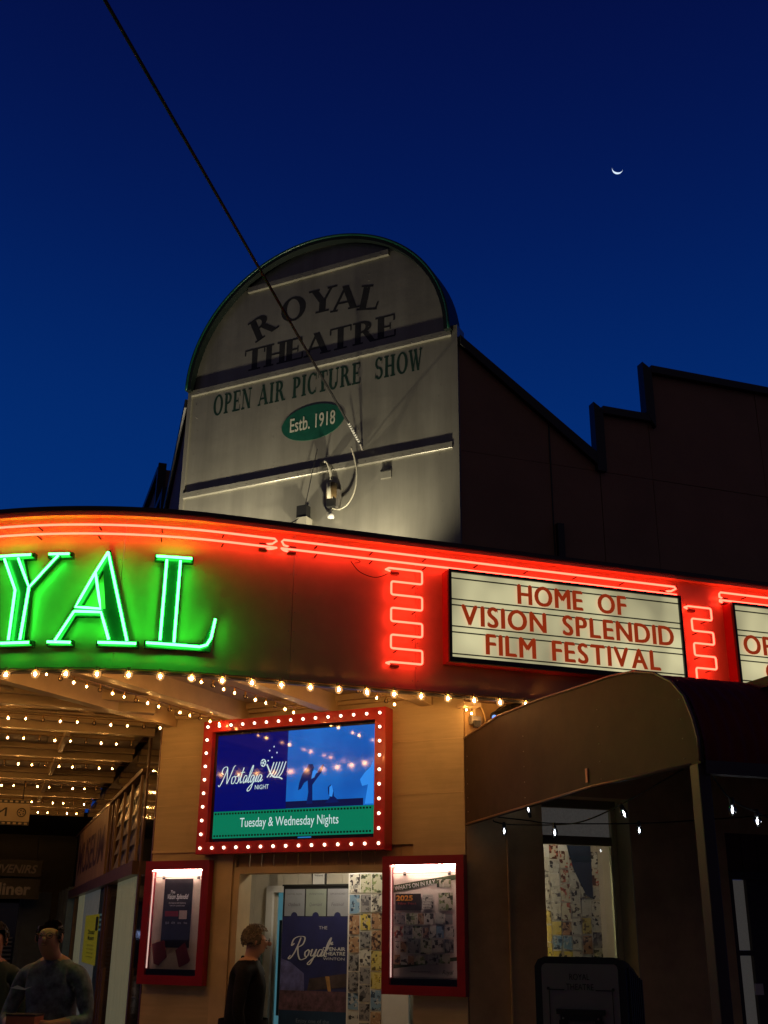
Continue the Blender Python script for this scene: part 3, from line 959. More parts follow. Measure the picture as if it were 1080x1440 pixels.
# panels of about 0.85 m across, cut in the corner wall's own frame
cpts = [in_C(*p) for p in cornerpoly]
ux = [-6.5, -5.4, -4.55, -3.7, -2.85, -2.05, -1.25, -.40, .45, 1.6]
vx = [-1.8, -.6, .0, 1.12, 2.24, 3.4, 4.6]
for a, b in zip(ux[:-1], ux[1:]):
    for c, d in zip(vx[:-1], vx[1:]):
        pl = cpts
        for p, nn in (((a + .004, 0), (1, 0)), ((b - .004, 0), (-1, 0)), ((0, c + .004), (0, 1)), ((0, d - .004), (0, -1))):
            if len(pl) > 2: pl = clipline(pl, Vector(p), Vector(nn))
        if len(pl) > 2:
            MB().slab([c2r(*q) for q in pl], CZ + .028, CZ + .050).build('ceiling_sheet', M_CREAM2, mq)
for k in range(9):
    a, b = -.25 - k * .9, -.25 - (k + 1) * .9
    for (c, d) in ((.02, .9), (.9, 1.8), (1.8, 2.68)):
        pts = [l2r(a - .004, c + .004), l2r(a - .004, d - .004), l2r(b + .004, d - .004), l2r(b + .004, c + .004)]
        MB().slab(pts, CZ - .0, CZ + .018 + .001 * (k % 2)).build('ceiling_sheet', M_CREAM2, mq)
def to_edge(fr2r, u, v0):
    """how far out a beam runs before it meets the marquee front"""
    v = v0
    while v < 6:
        a, b = fr2r(u, v)
        if a > U0: e = b - (V0 - .05)
        elif b < V0 - RHO: e = (U0 - RHO + .05) - a
        else: e = math.hypot(a - U0, b - (V0 - RHO)) - (RHO - .05)
        if e > 0: return v
        v += .02
    return v
for u in (-2.72, -1.98, -1.13, -.30):
    e = to_edge(c2r, u, .05)
    beam(c2r(u, .01), c2r(u, e))
for u in (.62, -.50, -2.18, -4.05, -5.80, -7.15, -8.4):
    e = to_edge(l2r, u, .05)
    st_ = .012 if u < 0 else .16
    beam(l2r(u, st_), l2r(u, e), .10, 3.29, 3.398)
    beam(l2r(u + .17, st_), l2r(u + .17, e), .05, 3.345, 3.398, 'batten')
for u in (-1.3, -3.1, -4.9, -6.5):
    beam(l2r(u, .1), l2r(u, 2.66), .04, 3.37, 3.398, 'batten')
# purlins along the street and diagonal braces
for v in (.75, 1.6, 2.4):
    for a, b in ((-.57, -2.11), (-2.25, -3.98), (-4.12, -5.73), (-5.87, -7.08)):
        beam(l2r(a, v), l2r(b, v), .045, 3.33, 3.397, 'purlin')
for (a, b) in (((.4, .5), (-.4, 2.3)), ((.3, 2.5), (1.4, 1.5)), ((.0, .6), (1.9, 2.2))):
    p, q = l2r(*a), l2r(*b)
    MB().tube([(p[0], p[1], 3.37), (q[0], q[1], 3.37)], .012, 6).build('brace', M_BEAM, mq)
# moulding where ceiling meets the corner wall
q = [c2r(-2.80, .0), c2r(.0, .0), c2r(.0, .035), c2r(-2.80, .035)]
MB().slab(q, 3.345, 3.375).build('ceiling_mould', M_BEAM, mq)
q = [c2r(-2.80, .0), c2r(.0, .0), c2r(.0, .06), c2r(-2.80, .06)]
MB().slab(q, 3.378, 3.425).build('ceiling_mould', M_BEAM, mq)

# ------------------------------------------------------------------ bulbs
def glow_glass(name, col, s_, a=.03):
    m = glass(name, (1, .93, .8), a, .05)
    n, l = m.node_tree.nodes, m.node_tree.links
    e = n.new('ShaderNodeEmission')
    e.inputs[0].default_value = (*col, 1)
    e.inputs[1].default_value = s_
    ad = n.new('ShaderNodeAddShader')
    out = n['Material Output']
    l.new(out.inputs[0].links[0].from_socket, ad.inputs[0])
    l.new(e.outputs[0], ad.inputs[1])
    l.new(ad.outputs[0], out.inputs[0])
    m.cycles.emission_sampling = 'NONE'
    return m
GLOW1 = glow_glass('lit_globe_glass', (1, .50, .16), .20)
GLOW2 = glow_glass('half_lit_globe_glass', (1, .42, .10), .06)
def bulb_meshes(R0, tag_, filament_r):
    g = MB().ball((0, 0, -R0 * 1.15), R0, 10, 8)
    gm_ = {k: g.mesh('globe', m_, smooth=True) for k, m_ in (('bright', GLOW1), ('mid', GLOW2), ('off', M_GLOBE))}
    sk = MB().lathe([(R0 * .42, .018), (R0 * .46, .0), (R0 * .46, -R0 * .30), (R0 * .30, -R0 * .42)], n=8).mesh('socket', M_BRASS)
    out = {}
    for k, s_ in (('bright', 1.0), ('mid', .42), ('off', .0)):
        col = (1, .50, .155)
        f = MB().ball((0, 0, -R0 * 1.15), (filament_r, filament_r, filament_r * 1.3), 6, 4)
        if s_ > 0:
            fm = emis('filament_' + tag_ + k, col, BULB * s_)
        else:
            fm = mat('cold_filament', (.2, .15, .1), .4, var=0, emit=(1, .4, .1), es=.25)
        out[k] = f.mesh('filament', fm, smooth=True)
    return gm_, sk, out
BIG = bulb_meshes(.028, 'edge_', .0095)
SMALL = bulb_meshes(.0165, 'row_', .0060)
def bulb(parent, u, v, z, kind, which):
    g = inst('bulb', which[0][kind], parent, u, v, z)
    inst('filament', which[2][kind], g, sub=True)
    inst('socket', which[1], g, sub=True)
    return g
GRP = 'strings of warm bulbs under the marquee'
def row(label, fr, p0, p1, z, step=.135, pat=('bright', 'mid', 'off'), which=SMALL, z1=None, sag=0.0, r=.004, phase=0):
    t = thing('bulb_string', label, 'string lights', fr, p0[0], p0[1], z, GRP)
    L = math.hypot(p1[0] - p0[0], p1[1] - p0[1])
    n = int(L / step)
    z1 = z if z1 is None else z1
    MB().tube([(p0[0], p0[1], z + .02), (p1[0], p1[1], z1 + .02)], r, 5).build('cable', M_BRASS, t)
    for k in range(n + 1):
        a = (k + .35) * step / L
        if a > 1: break
        bulb(t, p0[0] + (p1[0] - p0[0]) * a + random.uniform(-.003, .003), p0[1] + (p1[1] - p0[1]) * a, z + (z1 - z) * a + random.uniform(-.003, .002), pat[(k + phase) % len(pat)], which)
    return t
# along the marquee's lower edge
eb = thing('bulb_string', 'long string of large warm bulbs along the lower front edge of the marquee', 'string lights', RW, U0, V0, 3.25, GRP)
MB().tube([(*plan(s_ * .1, .020), 3.252) for s_ in range(-100, 24)], .0045, 5).build('cable', M_BRASS, eb)
for k in range(-42, 12):
    s_ = .03 + k * .2055
    if s_ > 2.45: break
    q = plan(s_, .022)
    bulb(eb, q[0], q[1], 3.25, 'bright', BIG)
q = plan(2.36, .02)
MB().tube([(q[0], q[1], 3.252), (q[0] + .012, q[1], 3.25), (q[0] + .012, q[1], 3.16)], .0035, 5).build('hanging_tail', M_BRASS, eb)
ZR = 3.262
for nm, uu, ph in (('left of the lit screen, over the left poster case', -2.13, 1), ('above the top left part of the lit screen', -1.30, 0), ('above the top right corner of the lit screen', -.44, 2)):
    e = to_edge(c2r, uu, .1)
    row('slanting string of small warm bulbs ' + nm, C, (uu, e - .02), (uu + .03, .34 if uu > -2 else .12), ZR, phase=ph, z1=ZR)
names = ['nearest cross string of small warm bulbs, meeting the left pier', 'second cross string of small warm bulbs counting away from the left pier',
         'third cross string of small warm bulbs counting away from the left pier', 'fourth cross string of small warm bulbs, in mid depth of the left walkway',
         'fifth cross string of small warm bulbs, above the hanging film strip sign', 'farthest cross string of small warm bulbs deep in the left walkway']
for nm, uu, ph in zip(names, (.42, -.62, -2.30, -4.18, -5.92, -7.28), (0, 2, 1, 2, 0, 1)):
    e = to_edge(l2r, uu, .1)
    row(nm, LW, (uu, e - .03), (uu + (.0 if uu < 0 else -.05), .06), ZR - .02, phase=ph)
# a lone pair of bulbs on the corner of the right pier
jb = thing('bulb_fitting', 'small pair of warm bulbs on a cream block at the top of the right pier', 'lamp', RW, .02, .10, 3.2)
B(-.06, .08, .02, .16, 3.235, 3.262).build('block', M_BEAM, jb)
bulb(jb, -.01, .09, 3.235, 'mid', SMALL)
bulb(jb, .01, .14, 3.20, 'bright', SMALL)

# ------------------------------------------------------------------ neon
M_NR = emis('red_neon_glow', (1, .036, .020), NEON_RED)
M_NG = emis('green_neon_glow', (.024, 1, .062), NEON_GREEN)
M_ELEC = mat('electrode_sleeve', (.05, .01, .01), .5, var=0)
def s3(s_, off, z): 
    q = plan(s_, off)
    return (q[0], q[1], z)
def neon_run(label, s0, s1, close_l=True, close_r=True):
    t = thing('neon_border', label, 'neon light', RW, *plan((s0 + s1) / 2, 0), 4.2, 'red neon border tubes')
    n = max(2, int((s1 - s0) / .08))
    zt, zl = 4.256, 4.190
    for z_, top in ((zt, 1), (zl, 0)):
        pts = [s3(s0 + (s1 - s0) * i / n, .074, z_) for i in range(n + 1)]
        ez = -.028 if top else -.0
        L = []
        if close_l:
            L = [s3(s0 + .05, .018, z_ + ez), s3(s0 + .01, .04, z_ + ez), s3(s0 - .014, .074, z_ + ez * .5)]
        Rr = []
        if close_r:
            Rr = [s3(s1 + .014, .074, z_ + ez * .5), s3(s1 - .01, .04, z_ + ez), s3(s1 - .05, .018, z_ + ez)]
        MB().tube(L + pts + Rr, .0080, 8).build('tube', M_NR, t, smooth=True)
        for e_, on_ in ((s0 + .07, close_l), (s1 - .07, close_r)):
            if on_:
                MB().tube([s3(e_ - .03, .018, z_ + ez - .004), s3(e_ + .035, .018, z_ + ez - .004)], .0105, 8).build('electrode', M_ELEC, t)
        k = s0 + .25
        while k < s1:
            MB().tube([s3(k, .0, z_ - .012), s3(k, .068, z_ - .012)], .005, 6).build('standoff', M_ELEC, t)
            k += .42
neon_run('double red neon tube round the curved left of the marquee front', -4.9, .335)
neon_run('double red neon tube above the middle meander and the wide letter board', .40, 3.625)
neon_run('double red neon tube starting above the cut off letter board', 4.06, 6.9)

def meander(label, u0, u1, z0, z1, n=8):
    t = thing('neon_meander', label, 'neon light', RW, (u0 + u1) / 2, V0, (z0 + z1) / 2, 'red neon meanders')
    zs = [z0 + (z1 - z0) * i / (n - 1) for i in range(n)]
    pts = []
    v = V0 + .080
    r = .018
    def corner(c, d0, d1):
        for k in range(5):
            a = k / 4
            pts.append((c[0] + d0[0] * r * (1 - a) ** 2 + d1[0] * r * a ** 2, v, c[1] + d0[1] * r * (1 - a) ** 2 + d1[1] * r * a ** 2))
    pts.append((u0 + .03, V0 + .015, zs[0]))
    pts.append((u0 - .01, V0 + .04, zs[0]))
    pts.append((u0 + .0, v, zs[0]))
    for i in range(n - 1):
        right = i % 2 == 0
        ue = u1 if right else u0 + .02
        sgn = -1 if right else 1
        corner((ue, zs[i]), (sgn, 0), (0, -1))
        corner((ue, zs[i + 1]), (0, 1), (sgn, 0))
    pts += [(u0 + .02, v, zs[-1]), (u0 + .0, V0 + .04, zs[-1]), (u0 + .03, V0 + .015, zs[-1])]
    MB().tube(pts, .0078, 8).build('tube', M_NR, t, smooth=True)
    for z_ in (zs[0], zs[-1]):
        MB().tube([(u0 + .035, V0 + .018, z_ - .012), (u0 + .10, V0 + .018, z_ - .014)], .011, 8).build('electrode', M_ELEC, t)
    for i in range(1, n - 1):
        uu = u1 - .05 if i % 2 else u0 + .07
        MB().tube([(uu, V0, zs[i] - .010), (uu, v - .004, zs[i] - .010)], .0045, 6).build('standoff', M_ELEC, t)
meander('red neon meander between the green letters and the wide letter board', -.775, -.515, 4.135, 3.435)
meander('red neon meander in the gap between the two letter boards', 1.765, 1.975, 4.105, 3.405)

# green letters R O Y A L standing off the curved front
ns = thing('neon_sign', 'large green neon letters spelling ROYAL on the curved marquee front', 'neon sign', RW, *plan(-1.3, 0), 3.4)
M_LET = mat('dark_green_enamel', (.002, .030, .016), .35, var=.15, scale=10, coat=.4)
M_LETS = mat('black_green_return', (.004, .02, .01), .5, var=0)
def neon_letter(s0, pieces, tubes, w_):
    m = MB()
    for i, pc in enumerate(pieces):
        d = .052 + .0012 * i
        n = len(pc)
        vs = [s3(s0 + x, .012, 3.40 + y) for x, y in pc] + [s3(s0 + x, d, 3.40 + y) for x, y in pc]
        m.add(vs, [tuple(range(n, 2 * n))], 0)
        m.add(vs, [tuple(range(n))] + [(k, (k + 1) % n, n + (k + 1) % n, n + k) for k in range(n)], 1)
    o = m.build('letter', [M_LET, M_LETS], ns)
    q = MB()
    for path in tubes:
        P = []
        for i in range(len(path) - 1):
            a, b = path[i], path[i + 1]
            k = max(1, int(math.hypot(a[0] - b[0], a[1] - b[1]) / .06))
            P += [(a[0] + (b[0] - a[0]) * j / k, a[1] + (b[1] - a[1]) * j / k) for j in range(k)]
        P.append(path[-1])
        q.tube([s3(s0 + x, .080, 3.40 + y) for x, y in P], .0088, 8)
    q.build('neon_tube', M_NG, o, smooth=True)
    q = MB()
    for path in tubes:
        x, y = path[0]
        q.tube([s3(s0 + x, .05, 3.40 + y), s3(s0 + x, .080, 3.40 + y)], .008, 6)
        x, y = path[-1]
        q.tube([s3(s0 + x, .05, 3.40 + y), s3(s0 + x, .080, 3.40 + y)], .008, 6)
    q.build('electrode_cap', M_LETS, o)
    # the lit back edge of the channel letter: light from the tube's return leg washes the front
    return o
def bx2(x0, y0, x1, y1): return [(x0, y0), (x1, y0), (x1, y1), (x0, y1)]
# L
neon_letter(-.483, [bx2(.065, .03, .185, .64), bx2(0, .615, .262, .66), bx2(-.02, 0, .38, .05), [(.36, .0), (.415, .0), (.445, .24), (.425, .24), (.36, .05)]],
            [[(.012, .640), (.248, .640)], [(.082, .62), (.082, .05)], [(.172, .62), (.172, .04)], [(-.005, .028), (.34, .022), (.385, .04), (.41, .09), (.430, .225)]], .45)
# A
neon_letter(-1.126, [[(.03, .03), (.075, .03), (.35, .62), (.335, .68), (.32, .66)], [(.385, .03), (.535, .03), (.345, .68), (.30, .60)][::1], bx2(.15, .205, .40, .26),
                     bx2(-.01, 0, .165, .04), bx2(.315, 0, .59, .04)],
            [[(.336, .655), (.515, .035)], [(.336, .655), (.262, .50), (.160, .262), (.325, .252), (.268, .50)], [(.155, .232), (.33, .228), (.398, .04)], [(.155, .232), (.050, .03)],
             [(.0, .022), (.155, .018)], [(.33, .020), (.575, .020)]], .57)
# Y, stem centre at s = -1.352
yc = .35
neon_letter(-1.352 - yc, [bx2(yc - .055, .03, yc + .055, .40), [(yc - .055, .38), (yc + .055, .38), (yc - .03, .64), (yc - .17, .64)], [(yc + .0, .38), (yc + .055, .40), (yc + .245, .64), (yc + .20, .64)],
                          bx2(yc - .25, .62, yc + .055, .66), bx2(yc + .15, .62, yc + .32, .66), bx2(yc - .13, 0, yc + .12, .04)],
            [[(yc - .235, .640), (yc + .04, .640)], [(yc + .165, .640), (yc + .305, .640)], [(yc - .15, .62), (yc - .040, .39), (yc - .040, .04)],
             [(yc - .05, .62), (yc + .055, .405), (yc + .23, .63)], [(yc + .055, .405), (yc + .040, .04)], [(yc - .115, .02), (yc + .105, .02)]], .6)
# O and R, past the left edge of the picture
def ring(cx, cy, rx, ry, wx, wy, n=24):
    return [[(cx + (rx - wx * i) * math.cos(a), cy + (ry - wy * i) * math.sin(a)) for a, i in ((R_(360 * j / n), 0), (R_(360 * (j + 1) / n), 0), (R_(360 * (j + 1) / n), 1), (R_(360 * j / n), 1))] for j in range(n)]
def circ(cx, cy, rx, ry, n=32): return [(cx + rx * math.cos(2 * PI * j / n), cy + ry * math.sin(2 * PI * j / n)) for j in range(n + 1)]
neon_letter(-2.33, ring(.30, .33, .30, .34, .12, .06), [circ(.30, .33, .27, .31), circ(.30, .33, .20, .29)], .6)
neon_letter(-2.98, [bx2(.06, .03, .18, .64), bx2(0, .62, .2, .66), bx2(0, 0, .25, .04), [(.18, .30), (.42, .40), (.42, .58), (.18, .655)], [(.25, .32), (.34, .34), (.50, .02), (.40, .02)], bx2(.38, 0, .58, .04)],
            [[(.08, .62), (.08, .04)], [(.165, .62), (.165, .04)], [(.165, .63), (.36, .62), (.40, .50), (.36, .36), (.165, .33)], [(.28, .34), (.45, .03)], [(.01, .02), (.24, .02)], [(.39, .02), (.57, .02)]], .58)

# loose supply lead on the front
sp = catmull([(-1.50, V0 + .03, 4.20), (-1.30, V0 + .03, 4.205), (-1.05, V0 + .028, 4.195), (-.98, V0 + .03, 4.175), (-1.02, V0 + .012, 4.165)], 8)
MB().tube(sp, .003, 5).solo('supply_lead', M_ELEC, 'thin dark lead looping below the red neon near the gap in the tubes', 'cable', RW, -1.2, V0, 4.2)
sp = catmull([(-1.05, V0 + .02, 4.175), (-.98, V0 + .02, 4.10), (-.86, V0 + .02, 4.07), (-.76, V0 + .02, 4.11)], 8)
MB().tube(sp, .0035, 5).solo('supply_lead', M_ELEC, 'dark sagging lead ending at the top of the left neon meander', 'cable', RW, -.9, V0, 4.1)

# ------------------------------------------------------------------ changeable letter boards
def lit_face(name, base, seed):
    m = bpy.data.materials.new(name)
    m.use_nodes = True
    n, l = m.node_tree.nodes, m.node_tree.links
    b = n['Principled BSDF']
    b.inputs['Base Color'].default_value = (.5, .5, .44, 1)
    b.inputs['Roughness'].default_value = .25
    t = n.new('ShaderNodeTexCoord')
    mp = n.new('ShaderNodeMapping')
    mp.inputs['Scale'].default_value = (2.1, 1, 1.3)
    mp.inputs['Location'].default_value = (seed, 0, 0)
    l.new(t.outputs['Object'], mp.inputs[0])
    nz = n.new('ShaderNodeTexNoise')
    nz.inputs['Scale'].default_value = 1.6
    nz.inputs['Detail'].default_value = 1
    l.new(mp.outputs[0], nz.inputs['Vector'])
    r = n.new('ShaderNodeValToRGB')
    r.color_ramp.elements[0].position = .32
    r.color_ramp.elements[1].position = .70
    r.color_ramp.elements[0].color = (*[c * .55 for c in base], 1)
    r.color_ramp.elements[1].color = (*[c * 1.25 for c in base], 1)
    l.new(nz.outputs[0], r.inputs[0])
    l.new(r.outputs[0], b.inputs['Emission Color'])
    b.inputs['Emission Strength'].default_value = 1
    return m
M_FACE = lit_face('backlit_acrylic', (.50, .46, .255), 0)
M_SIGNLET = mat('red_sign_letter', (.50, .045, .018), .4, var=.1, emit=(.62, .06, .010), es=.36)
def letter_board(label, u0, u1, z0, z1, rows_):
    t = thing('letter_board', label, 'sign', RW, (u0 + u1) / 2, V0, z0, 'backlit cinema letter boards')
    v1 = .535
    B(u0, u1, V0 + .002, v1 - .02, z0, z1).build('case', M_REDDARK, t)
    fr_ = MB()
    b_ = .022
    fr_.box(u0, u1, v1 - .02, v1 + .008, z1 - b_, z1)
    fr_.box(u0, u1, v1 - .02, v1 + .008, z0, z0 + .035)
    fr_.box(u0, u0 + b_, v1 - .02, v1 + .007, z0 + .035, z1 - b_)
    fr_.box(u1 - b_, u1, v1 - .02, v1 + .007, z0 + .035, z1 - b_)
    fr_.build('frame', M_BLACK, t)
    fz0, fz1 = z0 + .035, z1 - b_
    B(u0 + b_, u1 - b_, v1 - .02, v1 - .01, fz0, fz1).build('lit_panel', M_FACE, t)
    H_ = fz1 - fz0
    for f in (.07, .32, .39, .64, .71, .96):
        z_ = fz1 - f * H_
        B(u0 + b_, u1 - b_, v1 - .0095, v1 + .003, z_ - .0035, z_ + .0035).build('letter_rail', M_BLACK, t)
    for i, (txt_, a, b, hh) in enumerate(rows_):
        zb = fz1 - (.32, .64, .96)[i] * H_ + .012
        wid = []
        for ch in txt_:
            if ch == ' ': wid.append(.40)
            else:
                vs, _ = text_geo(ch, 0)
                wid.append(max(q[0] for q in vs) - min(q[0] for q in vs))
        gap = .17
        tot = sum(wid) + gap * (len(txt_) - 1)
        k = (b - a) / tot
        x = a
        for ch, w_ in zip(txt_, wid):
            if ch != ' ':
                q = MB().text(ch, x, v1 + .006, zb, hh, w_ * k)
                mz = [(p[0], p[1] + .0025, p[2]) for p in q.v]
                q2 = MB().add([(p[0] - .007, p[1], p[2]) for p in mz], q.f).add([(p[0] + .007, p[1] + .0006, p[2]) for p in mz], q.f).add([(p[0], p[1] + .0012, p[2] + .006) for p in mz], q.f)
                q2.build('sign_letter', M_SIGNLET, t)
            x += (w_ + gap) * k
    return t
letter_board('wide backlit letter board reading HOME OF VISION SPLENDID FILM FESTIVAL', -.325, 1.665, 3.465, 4.165,
             [('HOME OF', .235, 1.155, .150), ('VISION SPLENDID', -.225, 1.56, .150), ('FILM FESTIVAL', -.035, 1.42, .150)])
letter_board('backlit letter board cut off by the right picture edge beginning OP and C', 2.145, 4.13, 3.465, 4.165,
             [(' ', 2.3, 2.4, .150), ('OPEN NIGHTLY', 2.215, 3.85, .150), ('COME INSIDE', 2.40, 3.85, .150)])

# ------------------------------------------------------------------ gable fittings, floods, cable
def flood(label, u, tu, tz, e, v=.42, z=4.10):
    t = thing('floodlight', label, 'floodlight', C, u, v, z, 'floodlights on the marquee roof')
    B(u - .05, u + .05, v - .04, v + .04, 4.03, 4.06).build('bracket', M_GALV, t)
    B(u - .08, u + .08, v - .045, v + .045, z - .02, z + .03).build('housing', M_BLACK, t)
    B(u - .07, u + .07, v - .04, v + .04, z + .0305, z + .033).build('lens', emis('flood_lens', (1, .93, .72), 2.0, False), t)
    ld = bpy.data.lights.new('flood_lamp', 'SPOT')
    ld.energy = e
    ld.color = (1, .87, .60)
    ld.spot_size = R_(125)
    ld.spot_blend = .9
    ld.shadow_soft_size = .035
    lo = bpy.data.objects.new('flood_lamp', ld)
    COL.objects.link(lo)
    p, q = C.pt(u, v, z + .05), C.pt(tu, 0, tz)
    lo.matrix_world = Matrix.Translation(p) @ (q - p).to_track_quat('-Z', 'Y').to_matrix().to_4x4()
    M0 = lo.matrix_world.copy()
    lo.parent = t
    lo.matrix_parent_inverse = t.matrix_world.inverted()
    lo.matrix_world = M0
flood('small floodlight on the marquee roof below the left side of the gable', -2.38, -2.15, 6.3, FLOOD * 1.6)
flood('small floodlight on the marquee roof below the right side of the gable', -.75, -.95, 6.4, FLOOD)

cb = thing('power_cable', 'long black overhead cable running down from the top left to the gable', 'cable', WORLD, -.255, -8.79, 5.6)
E_ = Vector((-.215, 8.70, 5.62))
S_ = Vector((-1.358, 4.058, 5.825))
FAR = E_ + (S_ - E_) * 3.2
pts = []
for k in range(25):
    t = k / 24
    p = E_.lerp(FAR, t)
    pts.append((p.x, -p.y, p.z - .35 * math.sin(PI * t) * .10))
MB().tube(pts, .0100, 8).build('cable', M_WIRE, cb, smooth=True)
for k in range(9):
    p = E_.lerp(S_, .008 + k * .0085)
    p2 = E_.lerp(S_, .0125 + k * .0085)
    MB().tube([(p.x, -p.y, p.z), (p2.x, -p2.y, p2.z)], .013, 8).build('wire_wrap', mat('pale_wrap', (.55, .55, .52), .4, var=0), cb, smooth=True)
MB().tube([(E_.x, -E_.y, E_.z), (E_.x + .03, -(E_.y + .09), E_.z - .06), (E_.x + .045, -(E_.y + .10), E_.z - .055)], .008, 6).build('anchor_hook', M_GALV, cb)
sd = thing('service_drop', 'pale service lead looping down from the cable hook to the grey fuse holder', 'cable', C, -.95, .06, 5.5)
MB().tube(catmull([(-.955, .12, 5.57), (-.925, .08, 5.40), (-.93, .07, 5.22), (-.99, .06, 5.09), (-1.08, .06, 5.035), (-1.17, .06, 5.06)], 8), .007, 6).build('lead', mat('pale_lead', (.50, .48, .38), .5, var=0), sd, smooth=True)
MB().tube(catmull([(-1.26, .05, 5.50), (-1.22, .08, 5.50), (-1.18, .09, 5.42), (-1.17, .07, 5.32)], 8), .013, 6).build('conduit', MATS['pale_lead'], sd, smooth=True)
B(-1.29, -1.22, .02, .07, 5.47, 5.51).build('conduit_box', M_DARK, sd)
fu = thing('fuse_holder', 'weathered oval insulator and fuse holder hanging on the gable', 'fuse holder', C, -1.17, .05, 5.2)
MB().lathe([(.01, .13), (.05, .11), (.055, .0), (.045, -.04)], (-1.165, .06, 5.17), 12).build('insulator', mat('brown_porcelain', (.16, .11, .05), .25, var=.3, scale=30), fu, smooth=True)
MB().tube([(-1.165, .125, 5.27), (-1.16, .12, 5.13)], .018, 8).build('glaze_rib', MATS['pale_lead'], fu, smooth=True)
B(-1.20, -1.12, .02, .10, 5.06, 5.13).build('block', M_DARK, fu)
B(-1.125, -1.095, .02, .07, 5.05, 5.22).build('strap', M_GALV, fu)
MB().lathe([(.010, .05), (.010, .0), (.028, -.005), (.028, -.045), (.0, -.05)], (-1.17, .06, 5.01), 10).build('porcelain_foot', M_WHITE, fu, smooth=True)
cl = thing('cable_clamp', 'small dark clamp box on a pale block just above the marquee edge', 'junction box', C, -1.42, .04, 5.0)
B(-1.50, -1.40, .02, .09, 5.01, 5.12).build('box', M_DARK, cl)
B(-1.49, -1.39, .0, .10, 4.93, 5.005).build('block', MATS['pale_lead'], cl)
MB().tube(catmull([(-1.45, .09, 5.01), (-1.50, .10, 4.98), (-1.56, .10, 4.965), (-1.66, .11, 4.95)], 6), .006, 5).build('lead', M_WIRE, cl)
st = thing('stay_wire', 'thin stay wire rising from the clamp box to the gable batten', 'wire', C, -1.4, .03, 5.4)
MB().tube([(-1.44, .05, 5.11), (-1.34, .04, 5.66)], .004, 5).build('wire', M_DARK, st)

# ------------------------------------------------------------------ the lit screen
sn = thing('display_screen', 'large lit video screen with red bulb studded frame advertising Nostalgia Night', 'screen', C, -1.52, .1, 2.2)
X0, X1, Z0, Z1 = -2.295, -.595, 2.215, 3.282
bw = .092
vf = .13
fr_ = MB()
# built at the pier face but standing proud of it
pv = [(X0, X1, Z1 - bw, Z1), (X0, X1, Z0, Z0 + bw), (X0, X0 + bw, Z0 + bw, Z1 - bw), (X1 - bw, X1, Z0 + bw, Z1 - bw)]
for a, b, c, d in pv:
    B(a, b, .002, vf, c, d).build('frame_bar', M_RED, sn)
B(X0 + bw, X1 - bw, .002, vf - .05, Z0 + bw, Z1 - bw).build('screen_body', M_BLACKGLOSS, sn)
sx0, sx1, sz0, sz1 = X0 + bw + .03, X1 - bw - .025, Z0 + bw + .03, Z1 - bw - .028
def scr(name, col, s_):
    m = mat('screen_' + name, (.004, .004, .005), .07, var=0, emit=col, es=s_, spec=.32)
    return m
half = sx0 + (sx1 - sx0) * .465
gz = sz0 + (sz1 - sz0) * .255
vv = vf - .050
M_S1 = scr('navy', (.001, .003, .115), 1.0)
# bright half with soft, uneven blue
m_ = bpy.data.materials.new('screen_picture_blue')
m_.use_nodes = True
n_, l_ = m_.node_tree.nodes, m_.node_tree.links
b_ = n_['Principled BSDF']
b_.inputs['Base Color'].default_value = (.01, .01, .012, 1)
b_.inputs['Roughness'].default_value = .07
t_c = n_.new('ShaderNodeTexCoord')
nz_ = n_.new('ShaderNodeTexNoise')
nz_.inputs['Scale'].default_value = 2.2
nz_.inputs['Detail'].default_value = 3
l_.new(t_c.outputs['Object'], nz_.inputs['Vector'])
r_ = n_.new('ShaderNodeValToRGB')
r_.color_ramp.elements[0].position = .3
r_.color_ramp.elements[1].position = .75
r_.color_ramp.elements[0].color = (.004, .075, .38, 1)
r_.color_ramp.elements[1].color = (.008, .16, .60, 1)
l_.new(nz_.outputs[0], r_.inputs[0])
l_.new(r_.outputs[0], b_.inputs['Emission Color'])
b_.inputs['Emission Strength'].default_value = 1
B(sx0, half, vv, vv + .004, gz, sz1).build('picture', M_S1, sn)
B(half + .001, sx1, vv, vv + .004, gz, sz1).build('picture', m_, sn)
B(half + .001, sx1 - .09, vv + .0045, vv + .0055, gz + .001, gz + .055).build('picture_floor', scr('dark_floor', (.004, .006, .05), 1.0), sn)
B(sx0, sx1, vv, vv + .0045, sz0, gz - .001).build('caption_band', scr('green', (.002, .17, .085), 1.0), sn)
q = MB()
for k in range(52):
    a = sx0 + .012 + k * (sx1 - sx0 - .02) / 52
    q.box(a, a + .016, vv + .005, vv + .006, gz - .026, gz - .012)
    q.box(a, a + .016, vv + .005, vv + .006, sz0 + .012, sz0 + .026)
q.build('film_perforations', M_BLACKGLOSS, sn)
M_SW = scr('white', (.75, .95, .95), .75)
MB().text('Tuesday & Wednesday Nights', sx0 + .26, vv + .007, sz0 + .083, .070, .90).build('caption', M_SW, sn)
B(sx0 + .80, sx0 + .92, vv - .001, vv + .002, sz0 - .016, sz0 - .006).build('maker_mark', scr('mark', (.02, .2, .5), .8), sn)
q = MB()
